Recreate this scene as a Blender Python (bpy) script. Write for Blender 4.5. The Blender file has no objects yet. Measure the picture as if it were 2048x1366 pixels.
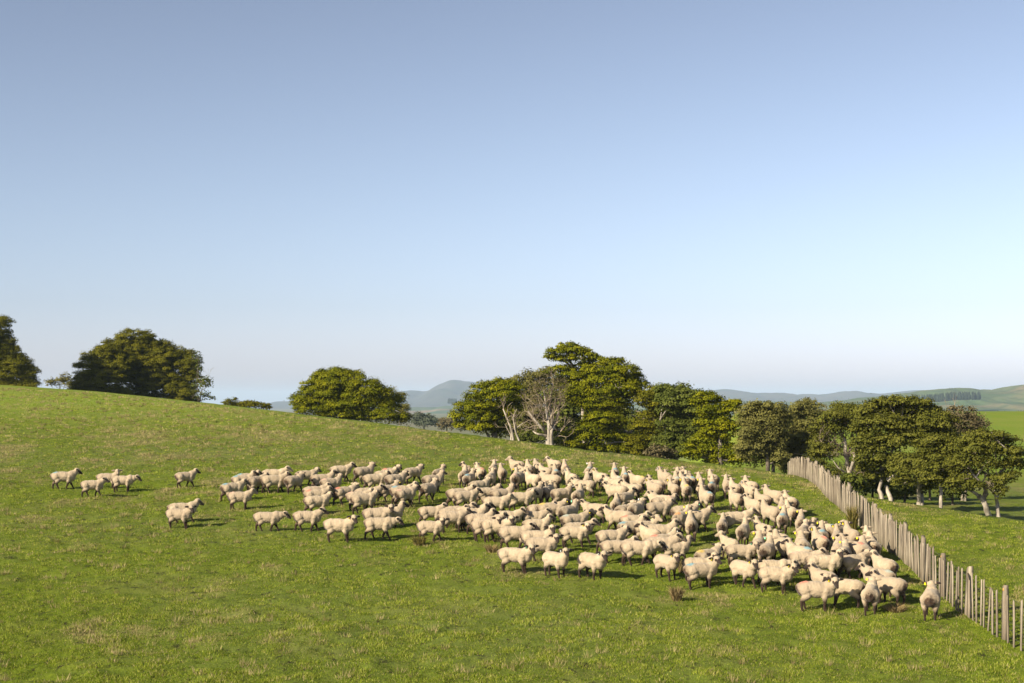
import bpy, bmesh, math, random
import numpy as np
from mathutils import Vector, Matrix

# ------------------------------------------------------------------ camera, sky, sun, exposure
SC = bpy.context.scene
COL = SC.collection
F = 3000.0                      # focal length in pixels of the 2048 px wide photograph
HOR = 800.0                     # image row of the true horizon
cam_d = bpy.data.cameras.new('camera')
cam = bpy.data.objects.new('camera', cam_d); COL.objects.link(cam)
cam.location = (0, 0, 0); cam.rotation_euler = (math.radians(90), 0, 0)
cam_d.sensor_width = 36.0; cam_d.lens = 36.0 * F / 2048.0
cam_d.shift_y = (HOR - 683.0) / 2048.0
cam_d.clip_start = 0.5; cam_d.clip_end = 60000
SC.camera = cam

SUN_AZ = math.radians(38)       # shadows fall to the right and this much away from the camera
SUN_EL = math.radians(28)
sx, sy, sz = -math.cos(SUN_AZ) * math.cos(SUN_EL), -math.sin(SUN_AZ) * math.cos(SUN_EL), math.sin(SUN_EL)
W = bpy.data.worlds.new('World'); SC.world = W; W.use_nodes = True
wn = W.node_tree.nodes; wl = W.node_tree.links
sky = wn.new('ShaderNodeTexSky'); sky.sky_type = 'NISHITA'; sky.sun_disc = False
sky.sun_elevation = SUN_EL; sky.sun_rotation = math.atan2(sx, sy)
sky.altitude = 100; sky.air_density = 1.0; sky.dust_density = 0.6; sky.ozone_density = 3.0
hs = wn.new('ShaderNodeHueSaturation'); hs.inputs['Saturation'].default_value = .62
def wmul(c):
    m = wn.new('ShaderNodeMix'); m.data_type = 'RGBA'; m.blend_type = 'MULTIPLY'; m.inputs[0].default_value = 1.0; m.inputs[7].default_value = (*c, 1); return m
m1 = wmul((.22, .22, .22)); gm = wn.new('ShaderNodeGamma'); gm.inputs[1].default_value = 1.5; m2 = wmul((4.16, 3.86, 4.72))
wl.new(sky.outputs[0], hs.inputs['Color']); wl.new(hs.outputs[0], m1.inputs[6]); wl.new(m1.outputs[2], gm.inputs[0]); wl.new(gm.outputs[0], m2.inputs[6]); 
sp_ = wn.new('ShaderNodeSeparateColor'); cb_ = wn.new('ShaderNodeCombineColor'); wl.new(m2.outputs[2], sp_.inputs[0])
bm_ = wn.new('ShaderNodeMath'); bm_.operation = 'MULTIPLY'; bm_.inputs[1].default_value = .50; wl.new(sp_.outputs[2], bm_.inputs[0])
gm_ = wn.new('ShaderNodeMath'); gm_.operation = 'MULTIPLY_ADD'; gm_.inputs[1].default_value = .555; wl.new(sp_.outputs[1], gm_.inputs[0]); wl.new(bm_.outputs[0], gm_.inputs[2])
wl.new(sp_.outputs[0], cb_.inputs[0]); wl.new(sp_.outputs[1], cb_.inputs[1]); wl.new(gm_.outputs[0], cb_.inputs[2]); wl.new(cb_.outputs[0], wn['Background'].inputs[0])
wn['Background'].inputs[1].default_value = 0.072
sl = bpy.data.lights.new('sun', 'SUN'); sun = bpy.data.objects.new('sun', sl); COL.objects.link(sun)
sl.energy = 5.0; sl.angle = math.radians(0.5); sl.color = (1.0, 0.88, 0.67)
sun.rotation_euler = Vector((-sx, -sy, -sz)).to_track_quat('-Z', 'Y').to_euler()
SC.view_settings.view_transform = 'Standard'; SC.view_settings.look = 'None'
SC.view_settings.exposure = 1.0; SC.view_settings.gamma = 1.0
SC.cycles.max_bounces = 6; SC.cycles.transparent_max_bounces = 8; SC.cycles.volume_bounces = 1
SC.cycles.use_denoising = True

# ------------------------------------------------------------------ helpers
def lin(r, g, b):
    f = lambda c: ((c / 255 + .055) / 1.055) ** 2.4 if c / 255 > .04045 else c / 255 / 12.92
    return (f(r), f(g), f(b), 1)

def npmesh(name, verts, quads=None, tris=None, attrs=None, smooth=False):
    """one mesh from numpy arrays; attrs = {name: per-vertex float array}"""
    me = bpy.data.meshes.new(name)
    verts = np.asarray(verts, np.float32).reshape(-1, 3)
    me.vertices.add(len(verts)); me.vertices.foreach_set('co', verts.ravel())
    loops = []; starts = []; n = 0
    for arr, k in ((quads, 4), (tris, 3)):
        if arr is not None and len(arr):
            arr = np.asarray(arr, np.int32).reshape(-1, k)
            loops.append(arr.ravel()); starts.append(n + np.arange(len(arr), dtype=np.int32) * k); n += arr.size
    loops = np.concatenate(loops); starts = np.concatenate(starts)
    me.loops.add(len(loops)); me.loops.foreach_set('vertex_index', loops)
    me.polygons.add(len(starts)); me.polygons.foreach_set('loop_start', starts)
    if smooth: me.polygons.foreach_set('use_smooth', np.ones(len(starts), bool))
    for k, v in (attrs or {}).items():
        a = me.attributes.new(k, 'FLOAT', 'POINT'); a.data.foreach_set('value', np.asarray(v, np.float32))
    me.update(calc_edges=True)
    return me

def link(name, me, mat=None, parent=None, loc=None):
    o = bpy.data.objects.new(name, me); COL.objects.link(o)
    if mat is not None and me is not None and not len(me.materials): me.materials.append(mat)
    if parent is not None: o.parent = parent
    if loc is not None: o.location = loc
    return o

def tag(o, label=None, cat=None, group=None, kind=None):
    if label: o['label'] = label
    if cat: o['category'] = cat
    if group: o['group'] = group
    if kind: o['kind'] = kind
    return o

def empty(name, loc, label, cat, group=None):
    o = bpy.data.objects.new(name, None); COL.objects.link(o); o.location = loc
    o.empty_display_size = .3
    return tag(o, label, cat, group)

def P(px, py, Y):               # the point at distance Y seen at photograph pixel px, py
    return np.array([(px - 1024.0) / F * Y, Y, (HOR - py) / F * Y])

def hash2(ix, iy, seed):
    h = (ix.astype(np.int64) * 374761393 + iy.astype(np.int64) * 668265263 + seed * 1442695041) & 0xffffffff
    h = ((h ^ (h >> 13)) * 1274126177) & 0xffffffff
    h = (h ^ (h >> 16)) & 0xffffffff
    return h.astype(np.float64) / 4294967295.0

def vnoise(x, y, seed=0):
    xi = np.floor(x); yi = np.floor(y); fx = x - xi; fy = y - yi
    fx = fx * fx * (3 - 2 * fx); fy = fy * fy * (3 - 2 * fy)
    a = hash2(xi, yi, seed); b = hash2(xi + 1, yi, seed); c = hash2(xi, yi + 1, seed); d = hash2(xi + 1, yi + 1, seed)
    return (a + (b - a) * fx) * (1 - fy) + (c + (d - c) * fx) * fy

def fbm(x, y, seed=0, octv=4):
    s = 0; a = .5; t = 0
    for k in range(octv):
        s = s + a * vnoise(x * 2 ** k + 17.3 * k, y * 2 ** k - 9.1 * k, seed + k); t += a; a *= .5
    return s / t

class Mat:                      # small node-tree writer
    def __init__(s, name):
        s.m = bpy.data.materials.new(name); s.m.use_nodes = True
        s.n = s.m.node_tree.nodes; s.l = s.m.node_tree.links
        s.b = s.n['Principled BSDF']; s.b.inputs['Roughness'].default_value = .9
        s.b.inputs['Specular IOR Level'].default_value = .08
        s.out = s.n['Material Output']
    def set(s, sock, v):
        if hasattr(v, 'node'): s.l.new(v, sock)
        else: sock.default_value = v
    def noise(s, scale, detail=4, rough=.6, vec=None, stretch=None):
        t = s.n.new('ShaderNodeTexNoise'); t.inputs['Scale'].default_value = scale
        t.inputs['Detail'].default_value = detail; t.inputs['Roughness'].default_value = rough
        if vec is None: vec = s.pos()
        if stretch:
            mp = s.n.new('ShaderNodeMapping'); mp.inputs['Scale'].default_value = stretch; s.l.new(vec, mp.inputs[0]); vec = mp.outputs[0]
        s.l.new(vec, t.inputs['Vector']); return t.outputs[0]
    def pos(s):
        return s.n.new('ShaderNodeNewGeometry').outputs['Position']
    def obj(s):
        return s.n.new('ShaderNodeTexCoord').outputs['Object']
    def attr(s, name, kind='GEOMETRY'):
        a = s.n.new('ShaderNodeAttribute'); a.attribute_type = kind; a.attribute_name = name; return a.outputs['Fac']
    def ramp(s, fac, stops):
        r = s.n.new('ShaderNodeValToRGB'); e = r.color_ramp.elements
        while len(e) < len(stops): e.new(.5)
        for el, (p, c) in zip(e, stops): el.position = p; el.color = c if len(c) == 4 else (*c, 1)
        s.l.new(fac, r.inputs[0]); return r.outputs[0]
    def fac(s, f, a, b):
        r = s.n.new('ShaderNodeMapRange'); r.inputs[1].default_value = a; r.inputs[2].default_value = b
        s.l.new(f, r.inputs[0]); return r.outputs[0]
    def mix(s, f, a, b, mode='MIX'):
        x = s.n.new('ShaderNodeMix'); x.data_type = 'RGBA'; x.blend_type = mode
        s.set(x.inputs[0], f)
        for k, v in ((6, a), (7, b)): s.set(x.inputs[k], v if hasattr(v, 'node') else (v if len(v) == 4 else (*v, 1)))
        return x.outputs[2]
    def math(s, op, a, b=0.0):
        x = s.n.new('ShaderNodeMath'); x.operation = op; s.set(x.inputs[0], a); s.set(x.inputs[1], b); return x.outputs[0]
    def bump(s, h, strength, dist):
        b = s.n.new('ShaderNodeBump'); b.inputs['Strength'].default_value = strength; b.inputs['Distance'].default_value = dist
        s.l.new(h, b.inputs['Height']); s.l.new(b.outputs[0], s.b.inputs['Normal'])
    def color(s, c): s.set(s.b.inputs['Base Color'], c); return s
    def translucent(s, c, amount):
        t = s.n.new('ShaderNodeBsdfTranslucent'); s.set(t.inputs[0], c)
        x = s.n.new('ShaderNodeMixShader'); x.inputs[0].default_value = amount
        s.l.new(s.b.outputs[0], x.inputs[1]); s.l.new(t.outputs[0], x.inputs[2]); s.l.new(x.outputs[0], s.out.inputs[0])

# ------------------------------------------------------------------ the lie of the land
RX = np.array([-1500, -600, 0, 200, 400, 600, 800, 1000, 1100, 1200, 1300, 1400, 1500, 1590, 1640, 1700, 1760, 1850, 1950, 2048, 2400, 3600])
RY = np.array([735, 748, 769, 783, 804, 827, 851, 878, 890, 904, 915, 926, 938, 951, 964, 986, 1000, 1013, 1028, 1041, 1085, 1180], float)
def ridge(x): return np.interp(x, RX, RY)

def land(X, Y):
    """smooth height of the ground: a slope rising away to a crest, then a dip, then paddocks and plain"""
    X = np.asarray(X, float); Y = np.asarray(Y, float)
    px = 1024 + F * X / np.maximum(Y, 20)
    plane = (25.75 * Y - F) / (F * .125)
    pp = HOR - F * plane / np.maximum(Y, 1)
    pr = ridge(px); k = 6.0
    t = np.clip((pp - pr) / k, -40, 40)
    p = pr + k * np.log1p(np.exp(t))
    p = np.where(t > 30, pp, p)
    Yd = 8 * F / (pr - 3 * k - 594)
    z = (HOR - p) / F * Y
    z = np.where(Y < 12, plane, z)
    d = np.maximum(Y - Yd, 0)
    zc = z - np.where(d < 12, .018 * d * d, 2.592 + .43 * (d - 12))
    left = np.interp(Y, [0, 100, 300, 900, 4000, 20000], [-9, -9, -14, -22, -34, -60])
    right = np.interp(Y, [0, 60, 75, 105, 150, 200, 222, 260, 400, 900, 4000, 20000],
                      [-5.0, -5.0, -5.1, -5.2, -4.0, -1.75, -1.65, -3.5, -12, -22, -34, -60])
    wgt = np.clip((px - 1330) / 160, 0, 1); wgt = wgt * wgt * (3 - 2 * wgt)
    zv = left + (right - left) * wgt
    m = .35
    zb = m * np.logaddexp(zc / m, zv / m)
    return zc + (zb - zc) * np.clip(d / 4, 0, 1)

def lumps(X, Y):
    near = np.clip((150 - Y) / 60, 0, 1)
    h = .12 * (fbm(X / 5, Y / 5, 3, 2) - .5) + .12 * (fbm(X / 1.1, Y / 1.1, 5, 2) - .5) + .09 * (fbm(X / .42, Y / .42, 9, 2) - .5)
    return h * near

def ground(X, Y): return land(X, Y) + lumps(X, Y)

def hit(px, py):                # where the sight line of a photo pixel meets the near slope
    Ys = np.linspace(24, 170, 3000)
    p = HOR - F * land((px - 1024) / F * Ys, Ys) / Ys
    i = np.argmax(p <= py) if np.any(p <= py) else int(np.argmin(p))
    Y = Ys[i]; X = (px - 1024) / F * Y
    return float(X), float(Y), float(ground(np.array([X]), np.array([Y]))[0])
# ------------------------------------------------------------------ ground sheet
def straw_field(X, Y):
    """0..1: where the sward turns from green to straw (more of it up the slope)"""
    n = .55 * fbm(X / 2.6, Y / 4.0, 21, 3) + .45 * fbm(X / .8, Y / 1.2, 31, 3)
    up = np.clip((Y - 42) / 55, 0, 1)
    return np.clip((n - .60 + .13 * up) * 5.0, 0, 1)

xs = np.concatenate([np.linspace(-1500, -60, 60), np.linspace(-54, 2102, 720), np.linspace(2110, 3600, 60)])
pp = np.arange(1720, 752, -2.4)
Ys = np.concatenate([np.linspace(3, 21, 10), 8 * F / (pp - 594)])
Ys = Ys[Ys < 152]
Ys = np.concatenate([Ys, np.linspace(153, 262, 90), 262 * 1.06 ** np.arange(1, 74)])
PX, YY = np.meshgrid(xs, Ys)
XX = (PX - 1024) / F * np.maximum(YY, 20)
ZZ = ground(XX, YY)
nr, nc = PX.shape
idx = np.arange(nr * nc).reshape(nr, nc)
quads = np.stack([idx[:-1, :-1], idx[:-1, 1:], idx[1:, 1:], idx[1:, :-1]], -1).reshape(-1, 4)
M = Mat('pasture')
st = M.attr('straw')
n1 = M.noise(2.2, 5, .65); n2 = M.noise(14, 3, .7); n3 = M.noise(.05, 3, .5); n4 = M.noise(.35, 4, .6)
gcol = M.mix(M.fac(n1, .35, .65), (.076, .110, .006), (.138, .178, .013))
gcol = M.mix(M.fac(n3, .4, .62), gcol, (.115, .145, .026))
gcol = M.mix(M.math('MULTIPLY', M.fac(n4, .5, .7), .45), gcol, (.17, .165, .05))
gcol = M.mix(M.math('MULTIPLY', M.fac(n2, .45, .7), .35), gcol, (.05, .07, .011))
gcol = M.mix(M.math('MULTIPLY', st, .5), gcol, (.21, .175, .075))
soil_shade = M.noise(3.4, 4, .7, stretch=(1, .7, 1)); gcol = M.mix(M.math('MULTIPLY', M.fac(soil_shade, .55, .66), M.fac(soil_shade, .4, .62)), gcol, (.030, .030, .011))  # near-black spots: bare soil, with shade between grass clumps painted in
far = M.n.new('ShaderNodeSeparateXYZ'); M.l.new(M.pos(), far.inputs[0])
gcol = M.mix(M.math('MULTIPLY', M.fac(far.outputs[1], 85, 115), .7), gcol, M.mix(M.fac(M.noise(.16, 4, .6), .4, .62), (.155, .225, .016), (.20, .235, .027)))
gcol = M.mix(M.math('MULTIPLY', M.fac(far.outputs[1], 280, 520), .85), gcol, M.mix(M.fac(M.noise(.012, 4, .6), .42, .6), (.125, .13, .07), (.16, .13, .085)))
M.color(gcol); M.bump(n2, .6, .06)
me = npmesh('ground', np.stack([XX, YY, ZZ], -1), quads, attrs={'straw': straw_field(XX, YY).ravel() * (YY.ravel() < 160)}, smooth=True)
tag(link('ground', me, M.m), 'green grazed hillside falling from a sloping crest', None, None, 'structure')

# ------------------------------------------------------------------ grass standing on the slope
G = Mat('grass_blades')
tn = G.attr('tint'); stb = G.attr('dry')
gc = G.ramp(tn, [(0, (.022, .040, .003)), (.45, (.108, .165, .009)), (.8, (.23, .275, .022)), (1, (.37, .375, .075))])
gc = G.mix(stb, gc, G.ramp(tn, [(0, (.19, .15, .06)), (1, (.42, .345, .17))]))
G.color(gc); G.b.inputs['Roughness'].default_value = .75
G.translucent(gc, .25)
rng = np.random.default_rng(4)
def blades(n_tufts, per, seed):
    r = np.random.default_rng(seed)
    # tufts spread evenly over the picture, so denser on the ground close by
    px = r.uniform(-70, 2120, n_tufts); ppl = r.uniform(772, 1500, n_tufts)
    Y = 8 * F / (ppl - 594)
    ok = ppl > ridge(px) - 2
    px, Y = px[ok], Y[ok]
    X = (px - 1024) / F * Y
    dry = straw_field(X, Y)
    lush = np.clip((.6 * fbm(X / .55, Y / .55, 41, 2) + .4 * fbm(X / .2, Y / .2, 51, 2) - .5) * 2.3 + .5, 0, 1)
    hole = np.clip((fbm(X / .42, Y / .42, 61, 3) - .57) * 9, 0, .9) * (fbm(X / 3, Y / 3, 71, 2) > .42)
    keep = r.uniform(0, 1, len(X)) > hole
    X, Y, dry, lush = X[keep], Y[keep], dry[keep], lush[keep]
    n = len(X)
    X = np.repeat(X, per) + r.normal(0, .07, n * per); Y = np.repeat(Y, per) + r.normal(0, .07, n * per)
    dry = np.repeat(dry, per); lush = np.repeat(lush, per); tint0 = np.repeat(r.uniform(0, 1, n), per)
    N = n * per
    isdry = r.uniform(0, 1, N) < (dry * .5 + .07)
    scale = np.clip(Y / 55, .75, 2.0)
    h = r.uniform(.02, .06, N) * (0.62 + 1.0 * lush ** 2) * (1 + .9 * isdry * dry) * (.75 + .35 * scale)
    w = r.uniform(.007, .014, N) * scale
    az = r.uniform(0, 2 * np.pi, N); lean = r.uniform(.15, .9, N) * h; la = r.uniform(0, 2 * np.pi, N)
    Z = ground(X, Y) - .01
    bx, by = np.cos(az) * w, np.sin(az) * w
    V = np.empty((N, 3, 3))
    V[:, 0] = np.stack([X - bx, Y - by, Z], -1); V[:, 1] = np.stack([X + bx, Y + by, Z], -1)
    V[:, 2] = np.stack([X + np.cos(la) * lean, Y + np.sin(la) * lean, Z + h], -1)
    t = np.clip(.40 * tint0 + .42 * lush + r.normal(.13, .24, N) + np.clip((Y - 50) / 50, 0, 1) * .12, 0, 1)
    return V.reshape(-1, 3), np.repeat(t, 3), np.repeat(isdry * 1.0, 3)
V, T, D = blades(150000, 11, 77)
def straw_tufts(n, per, seed):
    r = np.random.default_rng(seed)
    px = r.uniform(-60, 2110, n); pl = 775 + 590 * r.uniform(0, 1, n) ** 1.9
    Y = 8 * F / (pl - 594); ok = (pl > ridge(px) + 3) & (r.uniform(0, 1, n) < np.clip((Y - 34) / 40, .18, 1))
    px, Y = px[ok], Y[ok]; X = (px - 1024) / F * Y
    ok = fbm(X / 6, Y / 6, 91, 2) > .38; X, Y = X[ok], Y[ok]
    m = len(X); rad = np.repeat(r.uniform(.07, .22, m), per); hh = np.repeat(r.uniform(.07, .22, m), per)
    X = np.repeat(X, per); Y = np.repeat(Y, per); N = m * per
    a = r.uniform(0, 2 * np.pi, N); q = rad * np.sqrt(r.uniform(0, 1, N)); X = X + q * np.cos(a); Y = Y + q * np.sin(a)
    h = hh * r.uniform(.5, 1.1, N); w = r.uniform(.006, .011, N) * np.clip(Y / 55, .75, 2.0); az = r.uniform(0, 2 * np.pi, N); lean = h * r.uniform(.1, .8, N)
    Z = ground(X, Y) - .01
    V = np.empty((N, 3, 3))
    V[:, 0] = np.stack([X - np.cos(az) * w, Y - np.sin(az) * w, Z], -1); V[:, 1] = np.stack([X + np.cos(az) * w, Y + np.sin(az) * w, Z], -1)
    V[:, 2] = np.stack([X + np.cos(a) * lean, Y + np.sin(a) * lean, Z + h], -1)
    t = np.clip(np.repeat(r.uniform(.1, .9, m), per) + r.normal(0, .15, N), 0, 1)
    return V.reshape(-1, 3), np.repeat(t, 3), np.repeat((r.uniform(0, 1, N) < .8) * 1.0, 3)
V2, T2_, D2 = straw_tufts(9000, 26, 15)
V = np.concatenate([V, V2]); T = np.concatenate([T, T2_]); D = np.concatenate([D, D2])
me = npmesh('grass', V, None, np.arange(len(V)).reshape(-1, 3), {'tint': T, 'dry': D})
tag(link('grass', me, G.m), 'short green and straw coloured pasture grass covering the hillside', None, None, 'stuff')

# tussocks and rush clumps one can point at
R_ = Mat('tussock_blades')
tt = R_.attr('tint'); rc = R_.ramp(tt, [(0, (.07, .05, .02)), (.6, (.26, .19, .085)), (1, (.42, .34, .17))]); R_.color(rc); R_.translucent(rc, .2)
R2 = Mat('rush_blades')
tt = R2.attr('tint'); rc = R2.ramp(tt, [(0, (.05, .05, .012)), (.6, (.15, .13, .03)), (1, (.30, .23, .08))]); R2.color(rc); R2.translucent(rc, .2)
def tussock(px, py, wpx, hpx, mat, label, seed, n=260):
    r = np.random.default_rng(seed)
    X, Y, Z = hit(px, py); s = F / Y
    rad = wpx / s / 2; H = hpx / s
    a = r.uniform(0, 2 * np.pi, n); q = rad * .55 * np.sqrt(r.uniform(0, 1, n))
    bx = q * np.cos(a); by = q * np.sin(a)
    gz = ground(X + bx, Y + by) - Z - .02
    h = H * r.uniform(.45, 1.0, n); sp = rad * r.uniform(.2, 1.1, n); az = a + r.normal(0, .6, n)
    w = .010 * r.uniform(.6, 1.2, n); pa = r.uniform(0, 6.28, n)
    B = np.stack([bx, by, gz], -1); T = B + np.stack([np.cos(az) * sp, np.sin(az) * sp, h], -1)
    Mi = B + np.stack([np.cos(az) * sp * .3, np.sin(az) * sp * .3, h * .62], -1)
    side = np.stack([np.cos(pa) * w, np.sin(pa) * w, 0 * w], -1)
    V = np.stack([B - side, B + side, Mi + side * .8, Mi - side * .8, T], 1)
    i = np.arange(n)[:, None] * 5
    me = npmesh('tussock', V.reshape(-1, 3), i + np.array([0, 1, 2, 3]), i + np.array([3, 2, 4]), {'tint': np.repeat(r.uniform(0, 1, n), 5)})
    tag(link('grass_tussock', me, mat, None, (X, Y, Z)), label, 'tussock', 'tussocks dotted over the pasture')
for k, (px, py, w, h, m, lab) in enumerate([
    (838, 1087, 34, 22, R2.m, 'olive and rust rush clump at the hind feet of a side-on sheep'),
    (984, 1104, 34, 20, R_.m, 'reddish brown tuft in open grass left of the front sheep'),
    (1353, 1200, 30, 36, R_.m, 'tall straw tuft standing alone in front of the flock'),
    (1365, 1144, 26, 26, R_.m, 'straw tuft between two sheep that face the camera'),
    (1792, 1226, 56, 18, R_.m, 'wide dark brown tuft under the sheep nearest the fence corner'),
    (1578, 1118, 24, 30, R_.m, 'brown rush clump standing amid the crowded sheep near the fence'),
    (1706, 1058, 26, 58, R2.m, 'tall olive rush clump growing against the paling fence'),
    (1290, 1090, 24, 22, R_.m, 'pale straw tuft in shade of a big side-on sheep'),
    ]): tussock(px, py, w, h, m, lab, 200 + k, 420 if h > 25 else 300)

# ------------------------------------------------------------------ far hills
def hills(name, pts, Y0, depth, foot, colfn, seed, label, spur=.5):
    pts = np.array(pts, float)
    x = np.arange(pts[0, 0], pts[-1, 0], 4.0); py = np.interp(x, pts[:, 0], pts[:, 1])
    ker = np.array([1, 2, 3, 2, 1]) / 9.; py = np.convolve(np.pad(py, 2, mode='edge'), ker, 'valid')
    py = py + (vnoise(x / 19., x * 0 + seed, seed) - .5) * 2.2 + (vnoise(x / 7., x * 0 + seed, seed + 1) - .5) * 1.0
    t = np.linspace(-1, 1, 81)
    Xr = (x - 1024) / F * Y0; Zr = (HOR - py) / F * Y0
    TT, XX = np.meshgrid(t, Xr, indexing='ij'); ZR = np.broadcast_to(Zr, TT.shape)
    prof = (np.cos(np.pi * TT) + 1) / 2
    prof = np.where(TT > 0, prof, prof ** .8)
    n = np.abs(fbm(XX / (depth * .13), TT * 2.6 + seed, seed, 4) - .5) * 2.6
    n2 = fbm(XX / (depth * .06), TT * 6 + seed, seed + 9, 3) - .5
    edge = np.clip(np.abs(TT) * 3.2, 0, 1)
    z = foot + (ZR - foot) * (prof * (1 - spur * n * edge) + (.30 * n2) * edge * prof)
    YY = Y0 + TT * depth + (fbm(XX / (depth * .3), TT * 0 + 3, seed + 4, 2) - .5) * depth * .3 * edge
    nr, nc = TT.shape; idx = np.arange(nr * nc).reshape(nr, nc)
    q = np.stack([idx[:-1, :-1], idx[:-1, 1:], idx[1:, 1:], idx[1:, :-1]], -1).reshape(-1, 4)
    me = npmesh(name, np.stack([XX, YY, z], -1), q, smooth=True)
    return tag(link(name, me, colfn), label, None, None, 'structure'), (Xr, Y0, depth, foot)

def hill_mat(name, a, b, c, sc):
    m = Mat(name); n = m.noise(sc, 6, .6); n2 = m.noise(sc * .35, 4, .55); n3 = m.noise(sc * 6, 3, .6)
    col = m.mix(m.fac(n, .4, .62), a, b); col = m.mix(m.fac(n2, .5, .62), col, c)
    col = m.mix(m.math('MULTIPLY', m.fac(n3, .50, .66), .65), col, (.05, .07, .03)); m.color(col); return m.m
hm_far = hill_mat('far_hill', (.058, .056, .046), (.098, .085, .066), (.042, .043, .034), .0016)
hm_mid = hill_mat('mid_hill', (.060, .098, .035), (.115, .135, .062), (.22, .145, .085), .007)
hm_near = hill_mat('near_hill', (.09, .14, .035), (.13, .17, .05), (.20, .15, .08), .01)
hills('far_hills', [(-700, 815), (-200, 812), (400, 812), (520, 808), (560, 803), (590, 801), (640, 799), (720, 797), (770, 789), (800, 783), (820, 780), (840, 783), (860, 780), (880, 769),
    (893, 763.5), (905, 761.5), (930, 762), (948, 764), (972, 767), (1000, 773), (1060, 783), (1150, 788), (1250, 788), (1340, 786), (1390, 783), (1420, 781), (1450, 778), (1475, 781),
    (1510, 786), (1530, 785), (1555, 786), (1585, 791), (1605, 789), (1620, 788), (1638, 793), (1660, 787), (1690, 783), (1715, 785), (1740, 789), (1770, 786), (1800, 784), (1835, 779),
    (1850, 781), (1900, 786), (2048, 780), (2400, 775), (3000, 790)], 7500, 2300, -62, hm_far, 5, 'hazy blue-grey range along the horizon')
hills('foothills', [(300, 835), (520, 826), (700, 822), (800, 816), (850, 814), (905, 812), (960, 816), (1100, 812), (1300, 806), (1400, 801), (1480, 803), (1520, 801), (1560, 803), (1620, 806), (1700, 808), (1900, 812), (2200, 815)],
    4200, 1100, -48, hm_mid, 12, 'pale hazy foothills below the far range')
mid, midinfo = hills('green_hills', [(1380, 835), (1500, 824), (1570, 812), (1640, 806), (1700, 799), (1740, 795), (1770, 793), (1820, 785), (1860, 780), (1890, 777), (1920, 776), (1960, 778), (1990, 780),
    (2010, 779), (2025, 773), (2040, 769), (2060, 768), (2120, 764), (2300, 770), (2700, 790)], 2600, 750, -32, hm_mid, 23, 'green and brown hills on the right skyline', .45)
# ------------------------------------------------------------------ trees
def tube(pts, rad, sides=7, seed=0, wob=.0):
    """closed tapered tube along a polyline -> verts, quads"""
    pts = np.asarray(pts, float); rad = np.asarray(rad, float)
    r = np.random.default_rng(seed)
    n = len(pts); V = []
    for i in range(n):
        t = pts[min(i + 1, n - 1)] - pts[max(i - 1, 0)]; t /= np.linalg.norm(t) + 1e-9
        a = np.cross(t, [0.31, .9, .2]); a /= np.linalg.norm(a) + 1e-9; b = np.cross(t, a)
        ang = np.linspace(0, 2 * np.pi, sides, endpoint=False)
        rr = rad[i] * (1 + wob * r.normal(0, 1, sides))
        V.append(pts[i] + np.cos(ang)[:, None] * a * rr[:, None] + np.sin(ang)[:, None] * b * rr[:, None])
    V = np.concatenate(V); Q = []
    for i in range(n - 1):
        for k in range(sides):
            Q.append((i * sides + k, i * sides + (k + 1) % sides, (i + 1) * sides + (k + 1) % sides, (i + 1) * sides + k))
    return V, np.array(Q)

RYS = 1.3
class Tubes:
    def __init__(s): s.V = []; s.Q = []; s.n = 0
    def add(s, pts, rad, sides=6, seed=0, wob=0.0):
        v, q = tube(pts, rad, sides, seed, wob); s.V.append(v); s.Q.append(q + s.n); s.n += len(v)
    def mesh(s, name): return npmesh(name, np.concatenate(s.V), np.concatenate(s.Q), smooth=True)

def curve(a, b, r, k=5, sag=.12, up=.1):
    a = np.asarray(a, float); b = np.asarray(b, float); L = np.linalg.norm(b - a)
    m = (a + b) / 2 + r.normal(0, sag, 3) * L + np.array([0, 0, up]) * L
    t = np.linspace(0, 1, k)[:, None]
    return (1 - t) ** 2 * a + 2 * t * (1 - t) * m + t ** 2 * b

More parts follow.
